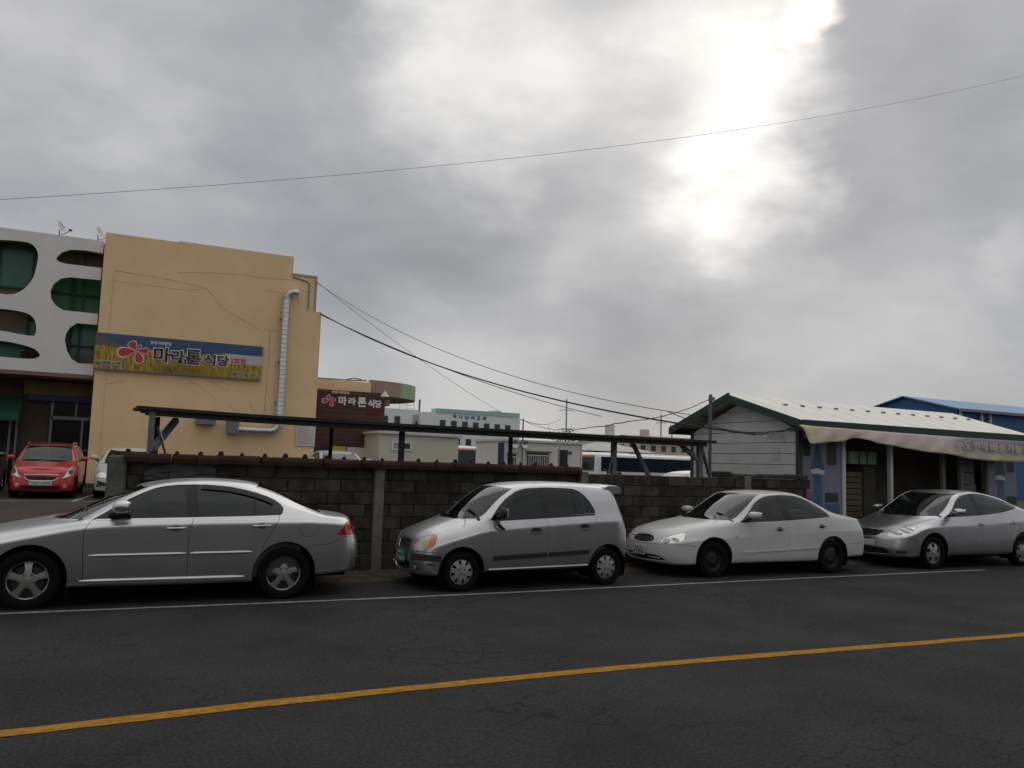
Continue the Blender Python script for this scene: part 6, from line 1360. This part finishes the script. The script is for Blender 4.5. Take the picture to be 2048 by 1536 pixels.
# ---------------------------------------------------------------- white sedan
def white_sedan():
    sp = dict(L=4.495, sn=.46, st=.42, nn=2.35, nt=2.5, x0=[.12, .04, .0, .01, .015, .05, .09, .12, .14, .15], xt=[.12, .03, 0, .05, .065, .12, .13, .14, .15, .15],
      w=[(0, .78), (.46, .812), (.9, .842), (2.2, .85), (3.6, .845), (4.1, .825), (4.495, .78)], dw=[(0, .14), (.46, .13), (.9, .10), (1.4, .06), (3.4, .06), (4.0, .09), (4.495, .12)],
      zs=[(0, .19), (.5, .19), (1.3, .205), (3.1, .215), (3.9, .27), (4.495, .27)], zc=[(0, .48), (.46, .60), (1.2, .655), (2.4, .715), (3.34, .75), (4.2, .765), (4.495, .74)],
      zb=[(.05, .56), (.3, .665), (.8, .775), (1.2, .835), (1.45, .868), (2.46, .915), (3.39, .972), (3.8, .955), (4.2, .93), (4.495, .89)],
      zr=[(.05, .60), (.2, .68), (.4, .745), (.8, .825), (1.2, .88), (1.36, .905), (1.5, .965), (1.74, 1.125), (1.96, 1.285), (2.25, 1.36), (2.75, 1.37), (3.06, 1.305), (3.35, 1.185), (3.6, 1.075), (3.8, 1.01), (4.0, .975), (4.495, .93)],
      zt=[(.05, .62), (.2, .715), (.4, .785), (.8, .865), (1.08, .91), (1.2, .945), (1.32, 1.005), (1.6, 1.17), (1.85, 1.30), (2.05, 1.365), (2.35, 1.398), (2.75, 1.402), (3.05, 1.37), (3.3, 1.295), (3.6, 1.165), (3.85, 1.06), (3.98, 1.02), (4.2, 1.0), (4.495, .955)],
      yr=[(0, .36), (.5, .52), (1, .61), (1.38, .69), (1.74, .65), (1.96, .595), (2.25, .56), (2.8, .548), (3.1, .555), (3.5, .60), (3.8, .635), (4.1, .64), (4.495, .58)])
    c = Car('parked_white_sedan', sp, (9.06-.90, 10.8+.85-.045, 0), -.03, 'rounded white sedan with oval grille and black steel wheels, parked third along the wall', GRP, CM['white'], G_clear)
    F = dict(dlo=[(1.46, .885), (1.60, .985), (1.74, 1.09), (1.85, 1.185), (1.96, 1.255), (2.09, 1.305), (2.25, 1.33), (2.5, 1.342), (2.76, 1.335), (2.92, 1.305), (3.06, 1.26), (3.18, 1.205), (3.30, 1.135), (3.40, 1.055), (3.455, .985), (3.0, .955), (2.46, .923), (1.9, .90)], dlo_sm=0, dlo_corner=(1.47, .885),
      bp=[[(2.42, .9), (2.36, 1.35)], [(2.54, .9), (2.50, 1.352)]],
      door_f=[(1.475, .895), (1.44, .80), (1.43, .6), (1.43, .19)], door_b=[(2.47, .94), (2.46, .6), (2.46, .2)], door_r=[(3.44, 1.0), (3.43, .86), (3.38, .74), (3.28, .62), (3.20, .52), (3.25, .42)],
      wc=[(.90, .30), (3.47, .30)], ar=[.352, .352], cowl=(1.10, 1.38), head=(1.98, 2.10), rhead=(3.08, 3.0), rbase=(3.90, 3.80), aT=7.2,
      hood_seam=[('d', .9, 6.3), ('d', .62, 6.15), ('d', .46, 5.95), ('d', .36, 5.4)], hl_link=[('d', .30, 3.8), ('d', .29, 2.6)],
      bump_f=[('s', .66, .45), ('s', .60, .49), ('s', .52, .505), ('s', .40, .515), ('f', .66, .515), ('f', .4, .51), ('f', .0, .50)],
      headlight=[('d', .185, 4.25), ('d', .21, 5.0), ('d', .27, 5.45), ('d', .35, 5.75), ('d', .42, 5.65), ('d', .435, 5.1), ('d', .41, 4.4), ('d', .35, 3.75), ('d', .26, 3.75)],
      bump_r=[('s', 3.73, .44), ('s', 3.78, .50), ('s', 3.95, .52), ('s', 4.2, .53), ('r', .6, .54), ('r', 0, .54)],
      tail=[('s', 4.31, .60), ('s', 4.30, .70), ('s', 4.27, .83), ('r', .66, .86), ('r', .5, .84), ('r', .48, .64), ('r', .6, .60)], tail_sm=0,
      trunk=[('d', 3.79, 7.25), ('d', 3.98, 6.3), ('d', 4.12, 6.1), ('r', .43, .87), ('r', .43, .53)],
      grille=[('f', 0, .640), ('f', .12, .638), ('f', .22, .625), ('f', .285, .595), ('f', .295, .565), ('f', .25, .54), ('f', .12, .526), ('f', 0, .523)],
      intake=[('f', 0, .335), ('f', .34, .335), ('f', .44, .33), ('f', .53, .30), ('f', .58, .262), ('f', .46, .252), ('f', .3, .245), ('f', 0, .24)],
      seeds=dict(fender=('s', 1.32, .7), fdoor=('s', 2.0, .6), rdoor=('s', 2.9, .6), side=('s', 3.7, 1.0), fwin=('s', 2.1, 1.1), rwin=('s', 2.9, 1.1), bpillar=('s', 2.46, 1.2), sill=('d', 2.2, .7), fbump=('f', .3, .43), rbump=('r', .3, .4),
                 headlight=('d', .34, 4.8), tail=('r', .6, .72), trunk=('d', 4.2, 8.5), grille=('f', .1, .58), intake=('f', .1, .29)), hl_m=CM['lens'])
    layout(c, F)
    strip(c, 'side_moulding', 1.49, 2.42, lambda x: .385+.036*(x-1.48), .026, CM['white'], .012); strip(c, 'side_moulding', 2.48, 3.14, lambda x: .42+.036*(x-2.46), .026, CM['white'], .012)
    handle(c, 2.19, .775, .15, CM['recess'], 'dark'); handle(c, 3.15, .82, .15, CM['recess'], 'dark')
    c.overlay('side_indicator', [('s', 1.335+.022*cos(2*pi*i/12), .66+.02*sin(2*pi*i/12)) for i in range(12)], 'pair', CM['amber'], .006, .008)
    c.overlay('lamp_bowl', [('f', .555+.06*cos(2*pi*i/16), .575+.035*sin(2*pi*i/16)) for i in range(16)], 'pair', CM['bowl'], .001, .002); c.overlay('lamp_bulb', [('f', .565+.028*cos(2*pi*i/12), .575+.022*sin(2*pi*i/12)) for i in range(12)], 'pair', CM['white_lens'], .004, .004)
    c.overlay('lamp_bowl', [('s', .24+.04*cos(2*pi*i/16), .60+.03*sin(2*pi*i/16)) for i in range(16)], 'pair', CM['bowl'], .001, .002)
    MB().box(-.02, -.008, -.28, .28, -.006, .006, .003).build('grille_bar', CM['chrome'], c.root, loc=(.055, 0, .60)); MB().box(-.02, -.008, -.006, .006, -.055, .055, .003).build('grille_bar', CM['plastic'], c.root, loc=(.055, 0, .585))
    MB().box(.02, .04, -.5, .5, -.008, .008, .004).build('intake_bar', CM['white'], c.root, loc=(.02, 0, .292))
    plate(c, -.012, .385, .335, .155, CM['plate_w'], CM['plastic'], [('52 가', .042, .045, .2), ('1193', -.028, .075, .27)])
    mirror(c, (1.64, .93, 1.015), (.19, .20, .115), CM['white'], (1.53, .82, .93), .15)
    MB().bar((1.15, -.55, .945), (1.42, -.05, .99), .012, n=6).build('wiper', CM['plastic'], c.root)
    finish_car(c, (.90, 3.47), 'steel', .298, .190, .352, .842, (1.85, 2.75, .87)); return c
white_sedan()

# ---------------------------------------------------------------- silver sedan at the far end
def curvy_sedan():
    sp = dict(L=4.505, sn=.50, st=.42, nn=2.3, nt=2.5, x0=[.12, .04, .0, .02, .03, .06, .10, .13, .15, .16], xt=[.12, .03, 0, .05, .065, .12, .13, .14, .15, .15],
      w=[(0, .80), (.5, .85), (.88, .878), (2.2, .8875), (3.5, .885), (4.1, .86), (4.505, .82)], dw=[(0, .14), (.5, .13), (.9, .11), (1.3, .075), (3.4, .07), (4.0, .10), (4.505, .12)],
      zs=[(0, .19), (1.2, .225), (3.2, .235), (4.0, .28), (4.505, .29)], zc=[(0, .52), (.3, .64), (.52, .73), (.88, .805), (1.3, .825), (2.05, .84), (3.5, .925), (4.505, .90)],
      zb=[(.05, .61), (.3, .705), (.8, .835), (1.28, .952), (2.12, 1.0), (2.94, 1.06), (3.4, 1.105), (3.8, 1.075), (4.1, 1.04), (4.505, .99)],
      zr=[(.05, .65), (.2, .71), (.4, .78), (.8, .88), (1.1, .95), (1.22, .985), (1.3, 1.03), (1.55, 1.19), (1.74, 1.335), (2.01, 1.435), (2.4, 1.465), (2.82, 1.42), (3.23, 1.335), (3.55, 1.225), (3.85, 1.125), (4.1, 1.07), (4.505, 1.02)],
      zt=[(.05, .67), (.2, .745), (.5, .86), (.85, .955), (.98, .995), (1.1, 1.055), (1.4, 1.22), (1.75, 1.385), (2.0, 1.45), (2.4, 1.487), (2.8, 1.472), (3.2, 1.40), (3.6, 1.275), (3.92, 1.16), (4.05, 1.125), (4.2, 1.11), (4.505, 1.06)],
      yr=[(0, .36), (.5, .56), (1, .66), (1.25, .715), (1.55, .68), (1.74, .625), (2.0, .585), (2.5, .565), (2.9, .57), (3.4, .605), (3.85, .645), (4.505, .58)])
    c = Car('parked_curvy_sedan', sp, (14.34-.88, 10.74+.885-.03, 0), -.015, 'curvy silver-blue sedan with big clear headlamp in front of the shop, tail out of frame', GRP, CM['silver_blue'], G_dark)
    F = dict(dlo=[(1.30, .975), (1.42, 1.05), (1.55, 1.135), (1.65, 1.22), (1.76, 1.305), (1.88, 1.365), (2.01, 1.40), (2.2, 1.425), (2.41, 1.432), (2.62, 1.418), (2.82, 1.385), (3.03, 1.34), (3.23, 1.29), (3.38, 1.24), (3.50, 1.19), (3.46, 1.165), (3.37, 1.15), (2.94, 1.075), (2.5, 1.035), (2.12, 1.01), (1.7, .99)], dlo_sm=0, dlo_corner=(1.31, .975),
      bp=[[(2.22, .98), (2.17, 1.436)], [(2.32, .98), (2.28, 1.441)]],
      door_f=[(1.32, .985), (1.27, .87), (1.26, .6), (1.28, .21)], door_b=[(2.27, 1.04), (2.25, .7), (2.26, .2)], door_r=[(3.36, 1.17), (3.36, .98), (3.30, .8), (3.20, .62), (3.16, .54), (3.25, .45)],
      wc=[(.88, .315), (3.53, .315)], ar=[.372, .372], cowl=(.93, 1.25), head=(1.86, 2.0), rhead=(3.28, 3.18), rbase=(3.98, 3.86), aT=7.2,
      hood_seam=[('d', .8, 6.3), ('d', .62, 6.2), ('d', .5, 5.7), ('d', .44, 5.3)], hl_link=[('d', .28, 4.0), ('d', .28, 2.2)],
      bump_f=[('s', .56, .48), ('s', .45, .53), ('f', .70, .555), ('f', .4, .545), ('f', .0, .535)],
      headlight=[('d', .18, 4.35), ('d', .21, 5.1), ('d', .30, 5.55), ('d', .42, 5.8), ('d', .53, 5.85), ('d', .60, 5.7), ('d', .55, 5.1), ('d', .46, 4.4), ('d', .36, 3.8), ('d', .26, 3.75)],
      bump_r=[('s', 3.80, .48), ('s', 3.88, .54), ('s', 4.05, .56), ('s', 4.2, .57), ('r', .6, .58), ('r', 0, .58)],
      tail=[('s', 4.28, .70), ('s', 4.24, .92), ('r', .66, .95), ('r', .5, .92), ('r', .48, .74), ('r', .6, .68)], tail_sm=0,
      trunk=[('d', 3.85, 7.25), ('d', 4.05, 6.3), ('d', 4.16, 6.1), ('r', .43, .97), ('r', .43, .57)],
      grille=[('f', 0, .70), ('f', .25, .695), ('f', .315, .685), ('f', .29, .62), ('f', .22, .585), ('f', 0, .575)],
      intake=[('f', 0, .37), ('f', .40, .37), ('f', .47, .345), ('f', .52, .28), ('f', .42, .255), ('f', 0, .25)],
      seeds=dict(fender=('s', 1.22, .6), fdoor=('s', 1.8, .6), rdoor=('s', 2.7, .6), side=('s', 3.8, 1.08), fwin=('s', 1.9, 1.2), rwin=('s', 2.7, 1.2), bpillar=('s', 2.25, 1.2), sill=('d', 2.2, .7), fbump=('f', .3, .45), rbump=('r', .3, .45),
                 headlight=('d', .42, 5.0), tail=('r', .6, .82), trunk=('d', 4.2, 8.5), grille=('f', .1, .64), intake=('f', .1, .3)), hl_m=CM['lens'])
    layout(c, F)
    for x, z, r in ((.20, .655, .045), (.31, .70, .05), (.41, .745, .042)):
        c.overlay('lamp_bowl', [('s', x+r*cos(2*pi*i/16), z+r*.7*sin(2*pi*i/16)) for i in range(16)], 'pair', CM['bowl'], .001, .002); c.overlay('lamp_bulb', [('s', x+.012+r*.5*cos(2*pi*i/12), z+.008+r*.38*sin(2*pi*i/12)) for i in range(12)], 'pair', CM['white_lens'], .004, .004)
    for z in (.605, .63, .655, .68): MB().box(.05, .062, -.28, .28, -.006, .006, .003).build('grille_bar', CM['chrome'], c.root, loc=(.035, 0, z))
    plate(c, -.014, .45, .52, .11, CM['plate_w'], CM['plastic'], [])
    handle(c, 2.13, .84, .16, CM['silver_blue']); handle(c, 3.13, .875, .16, CM['silver_blue'])
    c.overlay('side_indicator', [('s', 1.19+.02*cos(2*pi*i/10), .735+.014*sin(2*pi*i/10)) for i in range(10)], 'pair', CM['white_lens'], .004, .005)
    c.overlay('fog_lamp', [('s', .13, .33), ('s', .26, .335), ('s', .24, .29), ('s', .14, .28)], 'pair', CM['plastic'], .001, .001)
    mirror(c, (1.43, .97, 1.09), (.20, .22, .12), CM['silver_blue'], (1.37, .85, 1.01), .15)
    finish_car(c, (.88, 3.53), 'blob', .315, .212, .372, .879, (1.75, 2.65, .93)); return c
curvy_sedan()

# ---------------------------------------------------------------- cars in the lot
def red_hatch():
    sp = dict(L=3.595, sn=.46, st=.46, nn=2.5, nt=3.0, ds=.07, bulge=.02, x0=[.10, .03, .0, .02, .03, .06, .10, .13, .14, .15], xt=[.09, .02, .0, .065, .08, .115, .19, .27, .285, .29],
      w=[(0, .72), (.46, .765), (.8, .79), (1.5, .7975), (2.9, .795), (3.3, .78), (3.595, .74)], dw=[(0, .06), (.6, .08), (1.0, .06), (2.7, .055), (3.595, .06)],
      zs=[(0, .20), (.4, .19), (1, .22), (2.7, .24), (3.2, .30), (3.595, .32)], zc=[(0, .50), (.3, .66), (.7, .80), (1.0, .86), (1.9, .93), (2.8, 1.0), (3.595, 1.0)],
      zb=[(.03, .64), (.15, .72), (.3, .79), (.6, .885), (.95, .965), (1.9, 1.03), (2.75, 1.10), (3.2, 1.12), (3.595, 1.12)],
      zr=[(.03, .68), (.15, .76), (.3, .825), (.6, .91), (.85, .965), (1.0, 1.06), (1.25, 1.24), (1.5, 1.38), (1.7, 1.43), (2.1, 1.46), (2.6, 1.455), (3.1, 1.43), (3.4, 1.39)],
      zt=[(.03, .70), (.12, .79), (.25, .855), (.45, .915), (.66, .97), (.78, 1.015), (.9, 1.08), (1.15, 1.245), (1.42, 1.40), (1.6, 1.445), (1.8, 1.475), (2.3, 1.495), (2.8, 1.485), (3.2, 1.46), (3.4, 1.42)],
      yr=[(0, .34), (.3, .50), (.6, .58), (.95, .65), (1.25, .61), (1.5, .57), (1.7, .555), (2.6, .55), (3.1, .55), (3.595, .53)])
    c = Car('red_hatchback', sp, (-1.42, 25.0, lot_z(25.5)), radians(87), 'bright red hatchback facing the street in front of the dark shopfront', 'cars parked in the lot behind the wall', CM['red'], G_mid)
    F = dict(dlo=[(1.10, .985), (1.2, 1.09), (1.32, 1.20), (1.5, 1.32), (1.65, 1.37), (1.9, 1.40), (2.3, 1.405), (2.6, 1.39), (2.75, 1.30), (2.78, 1.15), (2.6, 1.10), (1.9, 1.045)], dlo_sm=0, dlo_corner=(1.11, .985),
      bp=[[(1.92, 1.0), (1.92, 1.412)], [(2.0, 1.0), (2.0, 1.412)]], door_f=[(1.12, 1.0), (1.08, .9), (1.09, .6), (1.1, .2)], door_b=[(1.96, 1.06), (1.96, .7), (1.97, .2)], door_r=[(2.74, 1.18), (2.755, .95), (2.72, .78), (2.66, .62), (2.68, .50), (2.74, .40)],
      wc=[(.72, .29), (3.0, .29)], ar=[.335, .335], hatch=True, cowl=(.70, .93), head=(1.50, 1.58), rhead=(3.25, 3.25), rbase=(3.25, 3.25), aT=7.22, hoodt=6.5,
      hood_seam=[('d', .7, 6.35), ('d', .56, 6.2), ('d', .50, 5.7)], hl_link=[('d', .24, 3.9), ('d', .22, 2.4)], bump_f=[('s', .50, .46), ('s', .42, .53), ('d', .30, 2.9), ('d', .16, 2.75), ('d', .0, 2.7)],
      headlight=[('d', .175, 3.65), ('d', .22, 4.3), ('d', .30, 5.1), ('d', .40, 5.6), ('d', .50, 5.95), ('d', .56, 5.9), ('d', .50, 5.1), ('d', .42, 4.4), ('d', .33, 3.8), ('d', .24, 3.5)],
      bump_r=[('s', 3.14, .50), ('s', 3.2, .58), ('s', 3.4, .61), ('r', .5, .60), ('r', 0, .60)], tail=[('r', .54, .72), ('r', .66, .72), ('s', 3.36, .80), ('s', 3.32, 1.03), ('r', .60, 1.05), ('r', .54, 1.03)], tail_sm=0,
      trunk=[('d', 3.24, 7.25), ('d', 3.32, 6.4), ('d', 3.36, 5.5), ('r', .48, 1.0), ('r', .47, .7), ('r', .47, .58)], rear_extra=[('r', 0, 1.36), ('r', .38, 1.35), ('r', .43, 1.15), ('r', 0, 1.13)],
      grille=[('f', 0, .575), ('f', .36, .575), ('f', .385, .56), ('f', .33, .50), ('f', .27, .478), ('f', 0, .47)], intake=[('f', 0, .33), ('f', .42, .335), ('f', .46, .30), ('f', .40, .24), ('f', 0, .232)],
      seeds=dict(fender=('s', 1.05, .75), fdoor=('s', 1.5, .7), rdoor=('s', 2.4, .7), side=('s', 3.0, 1.15), fwin=('s', 1.6, 1.2), rwin=('s', 2.4, 1.25), bpillar=('s', 1.96, 1.2), sill=('d', 1.8, .7), fbump=('f', .3, .42), rbump=('r', .3, .5), headlight=('d', .38, 4.7), tail=('r', .6, .9), trunk=('r', .2, .8), rglass=('r', .15, 1.25), grille=('f', .1, .52), intake=('f', .1, .28)), ws_glass=G_mid)
    layout(c, F)
    def ring(z0, pts, nm):
        P = [c.pt('f', y, z, sg) for y, z, sg in pts]; MB().tube([p+n*.006 for p, n in P], .011, 6).build(nm, CM['chrome'], c.root, True)
    lo = [(y, z) for y, z in ((.385, .572), (.36, .535), (.33, .50), (.27, .477), (.15, .472), (.0, .47))]
    ring(0, [(y, z, -1) for y, z in lo]+[(y, z, 1) for y, z in lo[-2::-1]], 'grille_trim'); ring(0, [(.40, .625, -1), (.2, .632, -1), (0, .634, 1), (.2, .632, 1), (.40, .625, 1)], 'grille_bar')
    p, n = c.pt('f', 0.0, .60); q = MB().prism([(-.085, -.018), (-.03, -.02), (-.03, -.035), (.03, -.035), (.03, -.02), (.085, -.018), (.075, .018), (.03, .02), (.03, .035), (-.03, .035), (-.03, .02), (-.075, .018)], -.012, .004, 'x'); q.build('emblem', CM['gold'], c.root, False, tuple(p+n*.008))
    plate(c, -.014, .41, .52, .11, CM['plate_w'], CM['plastic'], [('12부 1878', 0, .07, .43)])
    for y in (.555,): c.overlay('fog_lamp', [('f', y+.05*cos(2*pi*i/14), .345+.05*sin(2*pi*i/14)) for i in range(14)], 'pair', CM['lens'], .004, .006)
    c.overlay('lamp_bulb', [('d', .33+.055*cos(2*pi*i/12), 4.45+.55*sin(2*pi*i/12)) for i in range(12)], 'pair', CM['disc'], .002, .003)
    for sg in (-1, 1): MB().tube([(1.62, sg*.545, 1.45), (1.75, sg*.55, 1.50), (2.8, sg*.54, 1.515), (2.95, sg*.535, 1.47)], .018, 8).build('roof_rail', CM['chrome'], c.root, True)
    mirror(c, (1.28, .90, 1.06), (.13, .20, .13), CM['red'], (1.2, .76, 1.0), .15)
    finish_car(c, (.72, 3.0), 'five', .288, .19, .335, .79, (1.45, 2.3, .95)); return c
red_hatch()
LG = 'cars parked in the lot behind the wall'
wc_ = silver_sedan('lot_sedan', (.68, 25.05, lot_z(25.5)), radians(88), 'white sedan nosing out from behind the left end of the wall', LG, CM['white'], G_mid, dict(ds=.10), False)
for n_, y_, z_ in (('number_plate', 0, .40),): plate(wc_, -.012, z_, .52, .11, CM['plate_w'], CM['plastic'], [])
wc_.overlay('fog_recess', [('d', .16, 1.9), ('d', .30, 1.9), ('d', .30, 2.6), ('d', .20, 2.5)], 'pair', CM['plastic'], .002, .002); wc_.overlay('chrome_blade', [('d', .12, 1.55), ('d', .32, 1.75), ('d', .32, 1.9), ('d', .12, 1.7)], 'pair', CM['chrome'], .004, .004)
wc_.overlay('grille', [('d', .0, 4.4), ('d', .13, 4.4), ('d', .11, 2.9), ('d', .0, 2.8)], 'join', CM['plastic'], .003, .003); wc_.overlay('lower_intake', [('d', .0, 1.9), ('d', .12, 1.9), ('d', .12, 1.2), ('d', .0, 1.2)], 'join', CM['plastic'], .003, .003)
mirror(wc_, (1.83, .985, 1.115), (.19, .22, .145), CM['white'], (1.72, .84, 1.02), .12)
finish_car(wc_, (.96, 3.69), 'five', .322, .218, .378, .8925, (1.95, 2.95, .93))
for loc, rz, sc_z, lab in (((7.4, 26.6, lot_z(27)), 90, 1.10, 'white car seen as a roof above the coping, in front of the brown sign wall'), ((13.35, 20.0, lot_z(20)), 0, 1.0, 'white car showing only its long roof over the wall below the coach')):
    q = copy_tree(wc_.root); q.location = loc; q.rotation_euler = (0, 0, radians(rz)); q.scale = (1, 1, sc_z); q['label'] = lab
bk = copy_tree(wc_.root); bk.location = (-3.62, 25.3, lot_z(25.5)); bk.rotation_euler = (0, 0, radians(88)); bk['label'] = 'black car at the picture edge beside the red hatchback'
for ch in bk.children:
    if ch.type == 'MESH' and ch.data.materials and ch.data.materials[0] == CM['white']:
        ch.data = ch.data.copy(); ch.data.materials[0] = CM['black']

# ---------------------------------------------------------------- the other side of the street (it shows in the car doors and windows)
for x0, x1, hh, m, lab in ((-34, -9, 6.4, (.17, .14, .12), 'brown two-storey shop row across the street, behind the viewer to the left'), (-8.6, 14, 7.2, (.20, .19, .17), 'grey shop building across the street, directly behind the viewer'), (14.4, 46, 6.0, (.15, .13, .12), 'dull brick shop row across the street, behind the viewer to the right')):
    ob = empty('street_building', ((x0+x1)/2, -13, 0), 0, lab, 'building', 'shops across the street'); W_ = x1-x0; wm = mat('street_wall', m, .85, var=.15, scale=1)
    MB().box(-W_/2, W_/2, -8, 0, 0, hh).build('wall', wm, ob); MB().box(-W_/2-.1, W_/2+.1, -8, .35, hh, hh+.25).build('parapet', M['post_conc'], ob); MB().box(-W_/2, W_/2, 0, 1.0, 2.9, 3.05).build('shop_canopy', M['black_steel'], ob)
    k = -W_/2+.6
    while k < W_/2-3:
        MB().box(k, k+2.6, .0, .06, .3, 2.7).build('shop_window', M['dark_glass'], ob); MB().box(k+.5, k+2.1, .0, .06, 3.9, 5.3).build('window', M['dark_glass'], ob); k += 3.3
sheet('pavement', [-220, 260], [-13, -9.0], lambda x, y: .12, M['post_conc'])
